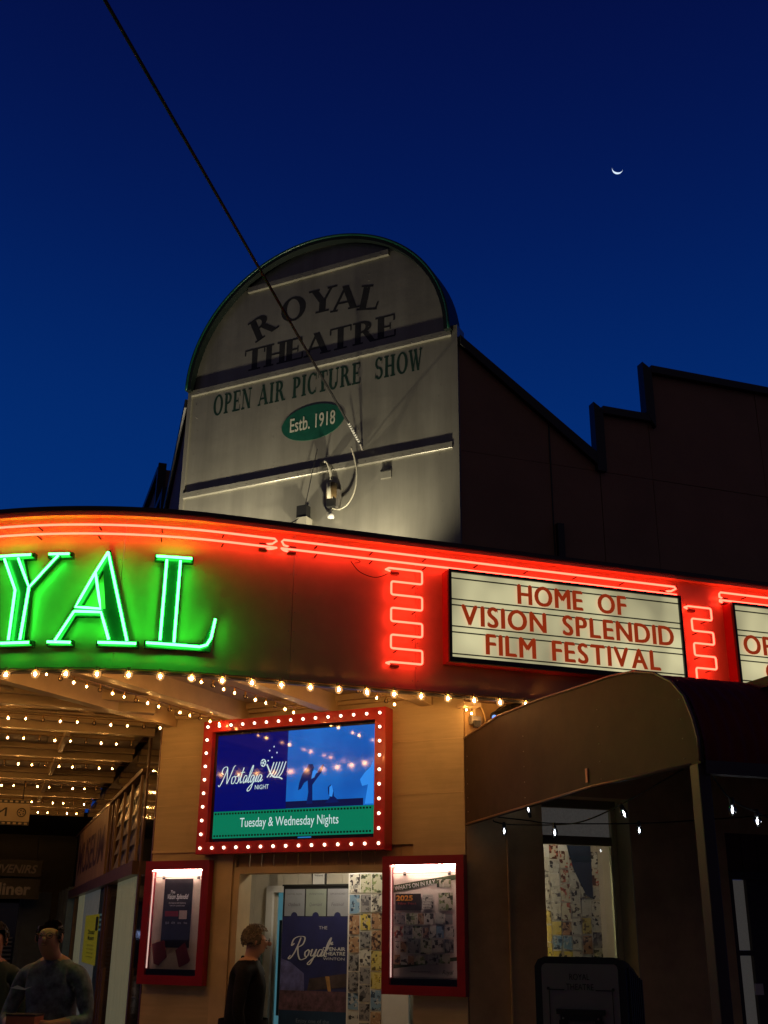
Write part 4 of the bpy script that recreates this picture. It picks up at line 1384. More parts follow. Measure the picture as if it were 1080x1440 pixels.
SN = [  # N o s t a l g i a
    [(-.10, -.02), (-.02, -.10), (.08, .10), (.22, .60), (.26, .86)],
    [(.10, .55), (-.04, .62), (-.02, .86), (.14, .95), (.26, .86), (.34, .50), (.44, .02)],
    [(.44, .02), (.55, .40), (.66, .90), (.76, .98)],
    [(.84, .40), (.72, .34), (.74, .06), (.88, .04), (.94, .30), (.84, .42), (.96, .38), (1.06, .44)],
    [(1.06, .44), (1.10, .52), (1.16, .20), (1.10, .02), (1.0, .06)], [(1.16, .10), (1.26, .35), (1.34, .85)],
    [(1.34, .85), (1.28, .30), (1.32, .04), (1.42, .12)], [(1.20, .58), (1.46, .60)],
    [(1.66, .36), (1.54, .42), (1.46, .20), (1.54, .02), (1.68, .32), (1.64, .06), (1.74, .12)],
    [(1.74, .12), (1.90, .60), (1.90, .95), (1.80, .55), (1.80, .05), (1.92, .12)],
    [(2.12, .36), (2.0, .42), (1.92, .20), (2.0, .04), (2.14, .36), (2.08, -.25), (1.92, -.42), (1.88, -.28), (2.22, .10)],
    [(2.22, .10), (2.30, .42), (2.28, .08), (2.38, .10)],
    [(2.60, .36), (2.48, .42), (2.40, .20), (2.48, .04), (2.62, .36), (2.58, .06), (2.72, .16)]]
for p in SN: q.stroke(p, sx0 + .045, vv + .006, sz1 - .40, .150, wd=.055, thin=.55, shear=.22)
q.build('title', M_SW, sn)
q = MB()
q.disc((sx0 + .455, sz1 - .245), .026, .031, vv + .006, 20, t=.001)
q.build('reel_emblem', M_SW, sn)
for k in range(5):
    q = MB()
    q.stroke([(0, -.2), (.14, .0), (.26, .42)], sx0 + .50 + k * .028, vv + .0075, sz1 - .325, .19, wd=.045, thin=.8, shear=.1)
    q.build('film_strip', M_SW, sn)
q = MB()
q.stroke([(0, .35), (.3, -.15), (.62, -.22), (.8, -.3)], sx0 + .49, vv + .0075, sz1 - .325, .19, wd=.06, thin=.8, shear=0)
q.build('film_strip', M_SW, sn)
for a, b in ((.53, .18), (.57, .15), (.555, .235), (.60, .20), (.52, .26)):
    MB().disc((sx0 + a - .02, sz1 - b + .03), .006, .007, vv + .006, 8, t=.001).build('star', M_SW, sn)
MB().text('NIGHT', sx0 + .385, vv + .006, sz1 - .452, .034, .130).build('subtitle', M_SW, sn)
q = MB()
for a in (0, 72, 144, 216, 288):
    q.disc((sx0 + .455 + .014 * math.cos(R_(a)), sz1 - .245 + .017 * math.sin(R_(a))), .007, .008, vv + .0085, 10, t=.001)
q.build('reel_holes', M_S1, sn)
# figures in the picture: a standing performer with arms raised and a kneeling one
px = half + .20
M_FIG = scr('figure_dark', (.003, .010, .09), 1.0)
q = MB()
q.prism([(px + x * .9, gz + .03 + y * .9) for x, y in ((-.01, 0), (.05, 0), (.045, .16), (.07, .19), (.13, .26), (.155, .33), (.145, .33), (.10, .28), (.055, .25), (.045, .27), (.055, .31), (.04, .34), (.0, .34), (-.02, .30), (-.06, .26), (-.09, .18), (-.10, .12), (-.07, .13), (-.04, .18), (-.005, .20), (.005, .10))], vv + .006, vv + .007)
q.prism([(px + .16 + x, gz + .03 + y) for x, y in ((0, 0), (.12, 0), (.10, .03), (.075, .05), (.07, .10), (.045, .14), (.02, .12), (.025, .07), (.04, .04))], vv + .006, vv + .007)
q.build('figures', M_FIG, sn)
q = MB()
q.prism([(px + x, gz + .03 + y) for x, y in ((.03, .19), (.055, .2), (.07, .23), (.09, .24), (.06, .26), (.04, .25))], vv + .0075, vv + .008)
q.prism([(px + .195 + x, gz + .03 + y) for x, y in ((0, .05), (.025, .045), (.035, .09), (.02, .135), (.0, .12))], vv + .0075, vv + .008)
q.build('pale_figure', scr('figure_pale', (.03, .25, .80), 1.0), sn)
q = MB()
q.prism([(sx1 - .12, sz1 - .42), (sx1 - .08, sz1 - .37), (sx1 - .03, sz1 - .33), (sx1 - .002, sz1 - .27), (sx1 - .002, gz + .01), (sx1 - .075, gz + .01), (sx1 - .05, sz1 - .46), (sx1 - .10, sz1 - .47)], vv + .006, vv + .007)
q.build('pale_figure', scr('figure_pale', (.03, .25, .80), 1.0), sn)
# bulbs of the frame
M_FB = emis('frame_bulb', (1, .74, .52), 5.5)
fb = MB().ball((0, 0, 0), (.0115, .011, .0115), 8, 6).mesh('frame_bulb', M_FB, smooth=True)
ring_me = MB()
ring_me.v, ring_me.f = [], []
pts_ = []
for k in range(14):
    a = 2 * PI * k / 14
    pts_.append((.020 * math.cos(a), 0, .020 * math.sin(a)))
ring_me.tube(pts_ + [pts_[0]], .0035, 5, cap=False)
ring_me = ring_me.mesh('bulb_collar', mat('dull_red_collar', (.20, .02, .015), .4, var=0), smooth=True)
nx, nz2 = 15, 10
spots = []
for k in range(nx):
    a = X0 + bw / 2 + (X1 - X0 - bw) * k / (nx - 1)
    spots += [(a, Z1 - bw / 2), (a, Z0 + bw / 2)]
for k in range(1, nz2 - 1):
    z_ = Z0 + bw / 2 + (Z1 - Z0 - bw) * k / (nz2 - 1)
    spots += [(X0 + bw / 2, z_), (X1 - bw / 2, z_)]
for a, z_ in spots:
    g = inst('frame_bulb', fb, sn, a, vf + .008, z_)
    inst('bulb_collar', ring_me, g, sub=True)

# ------------------------------------------------------------------ poster cases
def shift_case(o, du, dz):
    p = C.pt(du, 0, dz) - C.pt(0, 0, 0)
    o.matrix_world = Matrix.Translation(p) @ o.matrix_world
def poster_case(label, u0, u1, z0, z1, bwid, v1=.085):
    t = thing('poster_case', label, 'poster case', C, (u0 + u1) / 2, .04, z0, 'red framed poster cases beside the doorway')
    for a, b, c, d in ((u0, u1, z1 - bwid, z1), (u0, u1, z0, z0 + bwid), (u0, u0 + bwid, z0 + bwid, z1 - bwid), (u1 - bwid, u1, z0 + bwid, z1 - bwid)):
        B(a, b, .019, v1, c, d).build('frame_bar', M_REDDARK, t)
    B(u0 + bwid, u1 - bwid, .019, .026, z0 + bwid, z1 - bwid).build('backing', mat('crumpled_backing', (.62, .52, .45), .5, var=.12, scale=8, bump=.3, bscale=12), t)
    B(u0 + bwid + .01, u1 - bwid - .01, .06, .075, z1 - bwid - .010, z1 - bwid - .004).build('lamp_strip', emis('case_strip', (1, .72, .58), 80.0), t)
    for a, b in ((u0 + bwid + .001, u0 + bwid + .004), (u1 - bwid - .004, u1 - bwid - .001)):
        B(a, b, .055, .068, z0 + bwid + .05, z1 - bwid - .02).build('side_fill', emis('case_side_fill', (1, .62, .52), .9), t)  # added glow strips to brighten the poster, not lamps of the case
    B(u0 + bwid, u1 - bwid, .05, .052, z1 - bwid - .062, z1 - bwid - .056).build('hanging_rod', M_GALV, t)
    for k in (.25, .8):
        a = u0 + (u1 - u0) * k
        B(a - .010, a + .010, .034, .045, z1 - bwid - .075, z1 - bwid - .050).build('clip', M_DARK, t)
    B(u0 + bwid, u1 - bwid, .019, .060, z0 + bwid, z0 + bwid + .045).build('bottom_tray', M_DARK, t)
    B(u0 + bwid, u1 - bwid, v1 - .010, v1 - .007, z0 + bwid, z1 - bwid).build('glass', M_PANE, t)
    return t
pl_ = poster_case('left red poster case with a dark festival poster and two maroon booklets', -2.865, -2.235, 1.248, 2.182, .068)
B(-2.70, -2.42, .027, .029, 1.52, 2.045).build('poster', mat('dark_poster', (.018, .015, .016), .35, var=.5, scale=8), pl_)
q = MB()
q.text('The', -2.635, .0305, 1.93, .024, .045, shear=.3)
q.text('Vision Splendid', -2.66, .0305, 1.888, .038, .205, shear=.35, bold=.01)
q.build('poster_title', M_WHITE, pl_)
q = MB()
q.text('OUTBACK FILM FESTIVAL', -2.56, .0305, 1.850, .012, .17, align=1)
q.text('WINTON QUEENSLAND', -2.56, .0305, 1.832, .009, .15, align=1)
q.build('poster_lettering', M_SILV, pl_)
q = MB()
q.box(-2.675, -2.545, .029, .0305, 1.755, 1.795)
q.build('red_strip', mat('dark_red_print', (.22, .015, .015), .4), pl_)
B(-2.535, -2.460, .029, .0305, 1.735, 1.80).build('pink_label', mat('pink_print', (.5, .38, .34), .5), pl_)
q = MB()
for k, tx in enumerate(('QLD', 'ATDW', 'Arts', 'Winton')):
    q.text(tx, -2.665 + k * .060, .0305, 1.698, .016, .035)
q.build('sponsor_marks', M_SILV, pl_)
for poly, nmc in (([(-2.775, 1.545), (-2.66, 1.575), (-2.625, 1.45), (-2.70, 1.385), (-2.745, 1.40)], 0), ([(-2.54, 1.50), (-2.455, 1.56), (-2.395, 1.43), (-2.41, 1.41), (-2.495, 1.375)], 1)):
    MB().prism(poly, .034, .040).build('booklet', mat('maroon_booklet', (.22, .035, .045), .4, var=.2, scale=10), pl_)
shift_case(pl_, .05, -.008)
pr_ = poster_case("right red poster case holding the What's On In July sheet of small cards", -.655, -.004, 1.235, 2.178, .062)
B(-.585, -.078, .027, .029, 1.352, 2.035).build('poster', mat('cream_poster', (.80, .70, .62), .5, var=.06), pr_)
M_OLIVE = mat('olive_print', (.055, .075, .03), .5, var=.1)
MB().prism([(-.585, 1.975), (-.085, 2.045), (-.085, 2.01), (-.585, 1.925)], .030, .0315).build('heading_band', M_OLIVE, pr_)
MB().text("WHAT'S ON IN JULY", -.575, .0325, 1.937, .030, .33, rot=.135, bold=.015).build('heading', M_WHITE, pr_)
MB().prism([(-.585, 1.435), (-.085, 1.49), (-.085, 1.465), (-.585, 1.405)], .030, .0315).build('foot_band', M_OLIVE, pr_)
B(-.572, -.365, .030, .032, 1.80, 1.915).build('feature_card', mat('dark_feature', (.03, .022, .02), .4, var=.4, scale=12), pr_)
MB().text('2025', -.565, .033, 1.868, .035, .135, bold=.03).build('year_lettering', mat('orange_print', (.75, .30, .03), .5, var=.1, emit=(.5, .2, .02), es=.03), pr_)
MB().text('Film Fest', -.55, .033, 1.840, .016, .15, bold=.01).build('feature_lettering', mat('redprint', (.35, .06, .04), .5), pr_)
for (a, z_, w_, hh, k) in ((-.215, 1.985, .045, .055, 6), (-.155, 1.985, .055, .055, 6), (-.170, 1.86, .115, .12, 6), (-.31, 1.86, .085, .10, 8),
                           (-.535, 1.745, .085, .078, 7), (-.44, 1.742, .085, .078, 6), (-.365, 1.742, .048, .075, 5), (-.30, 1.742, .07, .075, 8), (-.215, 1.745, .07, .07, 8), (-.145, 1.74, .055, .072, 7),
                           (-.545, 1.65, .07, .08, 1), (-.467, 1.65, .066, .09, 7), (-.395, 1.65, .072, .09, 6), (-.325, 1.645, .045, .07, 5), (-.27, 1.65, .05, .08, 8), (-.215, 1.655, .058, .085, 4), (-.14, 1.655, .07, .08, 8),
                           (-.55, 1.555, .045, .07, 8), (-.505, 1.552, .048, .07, 5), (-.425, 1.56, .082, .098, 7), (-.325, 1.56, .086, .11, 6), (-.235, 1.56, .08, .08, 8), (-.145, 1.56, .068, .088, 7),
                           (-.555, 1.465, .045, .065, 5), (-.50, 1.462, .05, .06, 8), (-.445, 1.463, .045, .06, 5), (-.37, 1.466, .07, .06, 6), (-.275, 1.47, .092, .068, 7), (-.18, 1.475, .08, .06, 6)):
    inst('card', card(w_, hh, k), pr_, a, .031 + .0003 * (k % 3), z_)
q = MB()
for z_ in (1.895, 1.875, 1.855, 1.835, 1.815):
    q.text('Royal Theatre', -.31, .0335, z_, .008, .07, align=1)
q.text('www.royalwinton', -.45, .0305, 1.385, .010, .16)
q.text('Royal', -.20, .0305, 1.375, .026, .085, shear=.4)
q.build('small_lettering', M_INK, pr_)
shift_case(pr_, .022, -.008)

# ------------------------------------------------------------------ right pier gadgets
j = thing('junction_box', 'grey junction box with conduit on the wall right of the pier top', 'junction box', RW, .08, .02, 3.15)
B(.04, .12, .016, .07, 3.12, 3.18).build('box', M_GALV, j)
B(.05, .10, .07, .10, 3.09, 3.14).build('plug', M_BLACK, j)
MB().tube([(.08, .03, 3.18), (.08, .03, 3.30)], .012, 8).build('conduit', M_BEAM, j)
MB().tube(catmull([(.08, .08, 3.10), (.10, .06, 3.04), (.08, .04, 3.00), (.03, .03, 2.97)], 6), .005, 5).build('lead', M_WIRE, j)
MB().tube(catmull([(.12, .03, 3.28), (.16, .03, 3.22), (.17, .03, 3.12), (.14, .03, 3.02)], 6), .008, 6).build('cable_loop', M_LOWER, j)
sp_ = thing('spotlight', 'black tubular spotlight with blue lens tilted under the marquee edge', 'spotlight', RW, .30, .14, 3.2)
a_, b_2 = Vector((.19, .17, 3.15)), Vector((.41, .11, 3.262))
dd = (b_2 - a_)
MB().tube([a_, a_ + dd * .15, a_ + dd * .16, a_ + dd * .7, b_2], [.052, .052, .046, .046, .040], 14).build('can', M_BLACK, sp_)
MB().tube([a_ - dd * .015, a_ - dd * .005], .030, 12).build('lens', mat('blue_lens', (.02, .05, .2), .1, var=0, emit=(.15, .35, 1), es=1.6), sp_)
MB().tube([(.27, .09, 3.17), (.26, .05, 3.24), (.30, .05, 3.27), (.30, .05, 3.32)], .007, 6).build('yoke', M_BLACK, sp_)
for k in range(3):
    MB().tube([a_ + dd * (.3 + .15 * k) + Vector((0, 0, .0)), a_ + dd * (.33 + .15 * k)], .051, 14).build('cooling_fin', M_BLACK, sp_)
MB().tube([(.22, .17, 3.11), (.19, .18, 3.07)], .006, 5).build('adjusting_knob', M_BLACK, sp_)

# ------------------------------------------------------------------ bullnose awning on the right
aw = thing('bullnose_awning', 'bullnose footpath awning with dark red corrugated roof and tan end panel', 'awning', RW)
prof = [(.0, 3.055), (.63, 3.085), (1.69, 3.075), (2.15, 3.055), (2.42, 3.01), (2.62, 2.96), (2.80, 2.87), (2.92, 2.76), (2.985, 2.64), (3.015, 2.52), (3.015, 2.44)]
prof = [(.02, 3.00), (.63, 3.062), (1.30, 3.058), (1.69, 3.040), (2.21, 3.020), (2.45, 2.995), (2.66, 2.945), (2.82, 2.865), (2.92, 2.77), (2.98, 2.65), (3.01, 2.54), (3.012, 2.43)]
NU = 300
for seg in range(6):
    vs, fs = [], []
    n = 50
    u_a = .025 + seg * 1.0
    for i in range(n + 1):
        u = u_a + i * 1.0 / n
        d = .006 * math.sin(2 * PI * u / .076)
        for k, (v, z) in enumerate(prof):
            a = prof[max(k - 1, 0)]
            b = prof[min(k + 1, len(prof) - 1)]
            tx, tz = b[0] - a[0], b[1] - a[1]
            L = math.hypot(tx, tz)
            vs.append((u, v - tz / L * d, z + tx / L * d))
    m_n = len(prof)
    for i in range(n):
        for k in range(m_n - 1):
            fs.append((i * m_n + k, i * m_n + k + 1, (i + 1) * m_n + k + 1, (i + 1) * m_n + k))
    MB().add(vs, fs).build('roof_sheet', M_ROOF, aw, smooth=True)
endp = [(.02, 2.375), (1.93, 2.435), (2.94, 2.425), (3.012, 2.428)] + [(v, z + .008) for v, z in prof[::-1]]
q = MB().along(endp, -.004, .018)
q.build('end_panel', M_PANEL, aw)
q = MB()
q.tube([(-.006, v, z + .012) for v, z in prof], .008, 6)
q.build('end_trim', mat('tan_trim', (.22, .12, .07), .35), aw, smooth=True)
B(.02, 6.0, 2.96, 3.02, 2.38, 2.445).build('front_beam', M_POST, aw)
B(.02, 6.0, .004, .05, 2.90, 2.99).build('wall_plate', M_POST, aw)
for k in range(6):
    B(.6 + k * 1.0, .66 + k * 1.0, .05, 2.96, 2.90 - .0, 2.955).build('rafter', M_POST, aw)
B(-.012, .055, 2.925, 3.0, 0, 2.43).build('post', M_POST, aw, bevel=.006)
B(2.97, 3.13, 2.925, 3.075, 0, 2.378).build('post', M_POST, aw, bevel=.006) if False else None
MB().prism([(0, 0), (.1, 0), (.1, .1)], 0, .01)
q = MB()
for v_ in (.08, 1.035, 2.035, 2.88):
    for k in range(5):
        q.ball((-.007, v_, 2.47 + k * .10), .004, 5, 3)
q.build('panel_screws', M_GALV, aw)['kind'] = 'stuff'
MB().tube([(-.008, .03, 2.385), (-.008, 1.93, 2.442), (-.008, 2.93, 2.432)], .007, 6).build('edge_bead', MATS['tan_trim'], aw, smooth=True)
B(-.012, -.0055, 1.86, 1.885, 2.47, 2.55).build('peeled_patch', mat('orange_patch', (.6, .2, .08), .4), aw)

# festoon of clear white bulbs under the awning
def fest_bulb():
    g = MB().lathe([(.012, -.028), (.020, -.045), (.021, -.060), (.013, -.082), (.003, -.088)], n=10).mesh('bulb', glass('clear_cool_glass', (.9, .95, 1), .12, .03), smooth=True)
    s_ = MB().lathe([(.010, .004), (.013, -.004), (.013, -.034), (.009, -.036)], n=8).mesh('socket', M_BLACK)
    f = MB().ball((0, 0, -.060), (.006, .006, .016), 6, 5).mesh('filament', emis('cool_filament', (.95, .97, 1), 14.0), smooth=True)
    return g, s_, f
FB = fest_bulb()
def festoon(label, pts, bulbs_):
    t = thing('festoon_light', label, 'string lights', RW, *pts[0], 'white bulb festoons under the bullnose awning')
    MB().tube(catmull(pts, 6), .0045, 5).build('cable', M_WIRE, t)
    for (u, v, z, tilt) in bulbs_:
        g = inst('bulb', FB[0], t, u, v, z)
        g.rotation_euler = (0, tilt, 0)
        inst('socket', FB[1], g, sub=True)
        inst('filament', FB[2], g, sub=True)
festoon('festoon of white bulbs strung along the bottom of the tan end panel', [(.22, .02, 2.425), (.198, .109, 2.403), (.19, .40, 2.36), (.171, 1.09, 2.300), (.160, 1.49, 2.288), (.147, 1.95, 2.336), (.127, 2.66, 2.451)],
        [(.194, .262, 2.385, 0), (.171, 1.087, 2.31, 0), (.147, 1.97, 2.345, -.35)])
festoon('festoon of white bulbs crossing in front of the side window to the right', [(.22, .02, 2.45), (.42, .17, 2.418), (.585, .294, 2.392), (1.07, .647, 2.381), (1.42, .90, 2.397), (1.78, 1.165, 2.422), (2.6, 1.8, 2.50)],
        [(.44, .19, 2.44, 2.9), (1.069, .647, 2.392, 0), (2.2, 1.47, 2.45, 0)])
festoon('festoon of white bulbs swinging right from the top of the dark post', [(.05, 2.98, 2.44), (.14, 2.92, 2.36), (.29, 2.83, 2.284), (.57, 2.655, 2.248), (.80, 2.51, 2.245), (1.5, 2.07, 2.36)],
        [(.085, 2.955, 2.46, -.5), (.282, 2.835, 2.292, 0), (.557, 2.661, 2.262, 0), (1.0, 2.38, 2.27, 0)])

# ------------------------------------------------------------------ litter bin enclosure
BN = Fr(*RW.pt(-.36, 1.80, 0).to_2d(), R_(113))
bi = thing('litter_bin', 'dark litter bin enclosure with pale arched theatre panel reading ROYAL THEATRE', 'litter bin', BN)
pb = [(.0, .0), (.0, 1.47), (.02, 1.505), (.06, 1.52), (.44, 1.52), (.48, 1.505), (.50, 1.47), (.50, 0)]
MB().prism(pb, -.02, .0).build('front_shell', M_BLACK, bi)
body = MB()
vs = []
for (v, dz) in ((-.021, 0), (-.10, -.004), (-.2, -.02), (-.33, -.05), (-.42, -.10)):
    for (u, z) in pb: vs.append((u + (.0 if u < .25 else -.32 * v * .0), v, z + (dz if z > .1 else 0)))
n = len(pb)
fs = [tuple(range(n)), tuple(range(4 * n, 5 * n))]
for i in range(4):
    for k in range(n):
        fs.append((i * n + k, i * n + (k + 1) % n, (i + 1) * n + (k + 1) % n, (i + 1) * n + k))
body.add(vs, fs).build('body', M_BLACK, bi)
for k in range(7):
    B(.5005, .512, -.40 + k * .055, -.375 + k * .055, .02, 1.40 + k * .012).build('side_rib', M_BLACK, bi)
pq = [(.04, .5), (.04, 1.46), (.045, 1.475), (.06, 1.485), (.44, 1.485), (.455, 1.475), (.46, 1.46), (.46, .5)]
MB().prism(pq, .001, .006).build('pale_panel', mat('pale_mauve_panel', (.20, .165, .17), .4, var=.05), bi)
q = MB()
q.text('ROYAL', .25, .009, 1.405, .030, .11, align=1)
q.text('THEATRE', .25, .009, 1.355, .030, .15, align=1)
q.box(.075, .165, .007, .009, 1.352, 1.357)
q.box(.335, .43, .007, .009, 1.352, 1.357)
q.box(.078, .082, .007, .0085, .7, 1.352)
q.box(.423, .427, .007, .0085, .7, 1.352)
q.disc((.075, 1.36), .008, .008, .007, 12)
q.disc((.43, 1.36), .008, .008, .007, 12)
q.build('lettering_and_lines', mat('dark_print', (.02, .015, .02), .5, var=0), bi)
q = MB()
q.box(.12, .38, .007, .030, 1.235, 1.26)
q.box(.14, .36, .007, .022, 1.205, 1.235)
q.box(.13, .175, .007, .018, .8, 1.205)
q.box(.325, .37, .007, .018, .8, 1.205)
q.box(.10, .128, .007, .012, .8, 1.15)
q.box(.372, .40, .007, .012, .8, 1.15)
q.build('chute_surround', M_BLACK, bi)
B(.176, .324, .0065, .008, .8, 1.204).build('chute_flap', mat('grey_flap', (.12, .10, .11), .4), bi)
MB().ball((.155, .022, 1.215), .006, 6, 4).build('bolt', M_GALV, bi)
MB().ball((.345, .022, 1.215), .006, 6, 4).build('bolt', M_GALV, bi)

# ------------------------------------------------------------------ the left-hand street: shopfront wall
sf = thing('shopfront_wall', 'old timber shopfront receding on the left under the marquee', 'shopfront', LW)
M_BRN = mat('old_brown_timber', (.11, .055, .028), .5, var=.25, scale=8, coat=.2)
M_PAN = mat('faded_tan_board', (.30, .20, .115), .55, var=.2, scale=9, streak=1, dirt=.3)
M_CURT = mat('cream_curtain', (.50, .45, .30), .7, var=.18, scale=14, streak=1, emit=(.50, .46, .28), es=.20)  # light from inside the shop put into the curtain as emission
B(-.92, -.02, -.12, -.02, 0, 3.44).build('dark_glazing', M_DARKPANE, sf)
B(-.06, .0, -.16, .006, 0, 3.44).build('corner_bead', mat('dark_red_bead', (.10, .02, .01), .4), sf)
B(-1.02, -.92, -.15, -.010, 0, 3.44).build('mullion', M_BRN, sf)
B(-9.5, -1.02, -.14, -.02, 3.08, 3.44).build('upper_glazing', M_DARKPANE, sf)
B(-9.5, -1.02, -.10, .03, 3.04, 3.08).build('transom_rail', M_BRN, sf)
B(-9.5, -1.02, -.10, .045, 2.12, 2.24).build('transom_rail', M_BRN, sf)
B(-9.5, -1.02, -.12, -.06, 2.24, 3.04).build('transom_back', M_DARK, sf)
for a in (-3.62, -3.95, -8.6):
    B(a, a + .10, -.12, .004, 0, 3.04).build('mullion', M_BRN, sf)
for k, a in enumerate((-3.45, -2.74, -2.03, -1.30)):
    B(a, a + .06, -.02, .003, 2.24, 3.04).build('glazing_bar', M_PAN, sf)
for c in range(3):                                    # leadlight panes, their white reflections painted as triangles
    a = -3.39 + c * .72
    for r in range(5):
        z_ = 2.27 + r * .15
        MB().prism([(a + .06, z_), (a + .52, z_), (a + .52, z_ + .13)], -.012, -.008).build('leadlight_reflection', mat('white_reflection', (.42, .40, .36), .25, var=.15), sf)
B(-8.5, -4.0, -.02, .02, 2.24, 3.04).build('name_board', M_PAN, sf)
for k in range(24):
    a = -8.5 + k * .1875
    B(a + .004, a + .1835, .021, .027, 2.245, 3.035).build('board', M_PAN, sf)
MB().text('MUSEUM', -8.2, .030, 2.42, .42, 3.9, bold=.01).build('lettering', mat('brown_lettering', (.06, .025, .012), .5), sf)
# display window behind glass
M_SHOPGLASS = glass('shop_window_glass', (.9, .93, .93), .0, .04)
_m = [q_ for q_ in M_SHOPGLASS.node_tree.nodes if q_.type == 'MIX_SHADER'][0]
M_SHOPGLASS.node_tree.links.remove(_m.inputs[0].links[0])
_m.inputs[0].default_value = .10
B(-3.50, -1.04, -.020, -.016, .45, 2.12).build('pane', M_SHOPGLASS, sf)
B(-8.5, -4.0, -.020, -.016, .45, 2.12).build('pane', M_SHOPGLASS, sf)
B(-9.5, -1.02, -.12, .03, 0, .45).build('stall_riser', M_BRN, sf)
B(-9.5, -4.2, -1.3, -1.25, 0, 3.0).build('inner_wall', M_CURT, sf)
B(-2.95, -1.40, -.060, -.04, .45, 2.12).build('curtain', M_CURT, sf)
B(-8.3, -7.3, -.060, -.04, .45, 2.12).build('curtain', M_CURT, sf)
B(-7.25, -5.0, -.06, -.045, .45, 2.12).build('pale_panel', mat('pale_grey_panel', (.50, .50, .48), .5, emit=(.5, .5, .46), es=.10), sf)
B(-4.95, -4.1, -.06, -.045, .45, 2.12).build('teal_shelf_back', mat('dull_teal', (.08, .16, .16), .5, var=.4, scale=10), sf)
yp = thing('poster', 'yellow printed poster in the museum window on the left', 'poster', LW, -5.4, -.2, 1.25)
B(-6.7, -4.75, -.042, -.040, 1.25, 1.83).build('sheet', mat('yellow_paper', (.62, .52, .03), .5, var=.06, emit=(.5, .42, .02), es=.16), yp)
q = MB()
q.text('Dinosaur', -5.6, -.038, 1.60, .055, 1.0, bold=.03, align=1)
q.text('Museum', -5.6, -.038, 1.53, .055, .9, bold=.03, align=1)
for k in range(4): q.text('open every night', -5.6, -.038, 1.46 - k * .045, .022, .95, align=1)
q.build('lettering', M_INK, yp)
tp = MB()
tp.along([(-.0395, 1.64), (-.037, 1.64), (-.037, 1.80), (-.0395, 1.80)], -5.1, -4.8)
tp.build('dark_picture', M_DARK, yp)
# shelf lights, teal labels
for k in range(4):
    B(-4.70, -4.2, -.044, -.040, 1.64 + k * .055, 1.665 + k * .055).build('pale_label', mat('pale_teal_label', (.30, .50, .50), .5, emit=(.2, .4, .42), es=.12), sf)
il = thing('window_lamp', 'hidden lamp lighting the museum display window', 'lamp', LW, -4, -.7, 2.3)
MB().tube([(-4.6, -.75, 2.06), (-3.7, -.75, 2.06)], .02, 8).build('tube', emis('museum_lamp', (1, .93, .72), 9), il)
# chair and wheel in the window
wl = thing('spoked_wheel', 'small spoked wheel leaning inside the museum window behind the bald man', 'wheel', LW, -2.3, .35, .5)
pts = [(-3.1 + .20 * math.cos(2 * PI * k / 20), .30, .98 + .20 * math.sin(2 * PI * k / 20)) for k in range(21)]
MB().tube(pts, .022, 6, cap=False).build('rim', M_DARK, wl, smooth=True)
for k in range(6):
    a = PI * k / 6
    MB().tube([(-3.1 - .19 * math.cos(a), .30, .98 - .19 * math.sin(a)), (-3.1 + .19 * math.cos(a), .30, .98 + .19 * math.sin(a))], .008, 5).build('spoke', M_WHITE, wl)
MB().tube([(-3.1, .30, .78), (-3.1, .30, .0)], .02, 6).build('stand', M_DARK, wl)
# lean-to board and upright
ub = B(-2.05, -1.98, .10, .13, 0, 1.30).solo('timber_upright', M_BRN, 'narrow dark upright board leaning by the cream curtain', 'board', LW, -2, .1, 0)

# far shop across the end of the walkway
fs_ = thing('neighbour_shop', 'dark closed shop at the far end of the left walkway with a bluish pillar', 'shop', LW)
M_BLU = mat('bluish_wall', (.10, .17, .24), .5, var=.2, scale=5)
def fac(name, v0, v1, z0, z1, m_, d=0.0, th_=.1):
    return B(-12.6 + d, -12.6 + d + th_, v0, v1, z0, z1).build(name, m_, fs_)
fac('upper_wall', -.45, 3.6, 2.30, 3.6, M_DARK, .0, .2)
fac('pillar', .15, .62, 0, 2.30, M_BLU, .0, .22)
fac('wall', -.45, .15, 0, 2.30, M_DARK, .0, .2)
fac('pane', .62, 3.6, .3, 2.30, M_DARKPANE, .0, .05)
fac('window_frame', .62, .70, 0, 2.30, M_BLU, .01, .1)
fac('window_frame', 1.28, 1.33, 0, 2.30, M_BLU, .01, .1)
fac('window_frame', 2.4, 2.46, 0, 2.30, M_BLU, .01, .1)
fac('stall_riser', .70, 3.6, 0, .3, M_DARK, .01, .12)
for k in range(11):
    fac('blind_slat', .74, 1.0, .8 + k * .07, .83 + k * .07, mat('blue_slat', (.10, .16, .28), .4), .06, .02)
for k in range(7):
    fac('window_reflection_lamp', 1.42 + k * .035, 1.435 + k * .035, 1.62 - .05 * (k % 3), 1.65 - .03 * (k % 2), emis('tiny_blue_lights', (.45, .55, 1), 1.5), .09, .01)
B(-12.6, -9.5, -.3, -.2, 0, 3.44).build('side_return', M_DARK, fs_)
for a in (-9.6, -10.4, -11.2, -12.0):
    B(a, a + .10, -.2, .05, 0, 2.3).build('side_mullion', M_BLU, fs_)
B(-12.4, -9.5, -.21, -.19, .4, 2.3).build('side_pane', M_DARKPANE, fs_)
B(-12.4, -8.45, -.2, 3.0, 3.30, 3.36).build('verandah_ceiling', M_DARK, fs_)
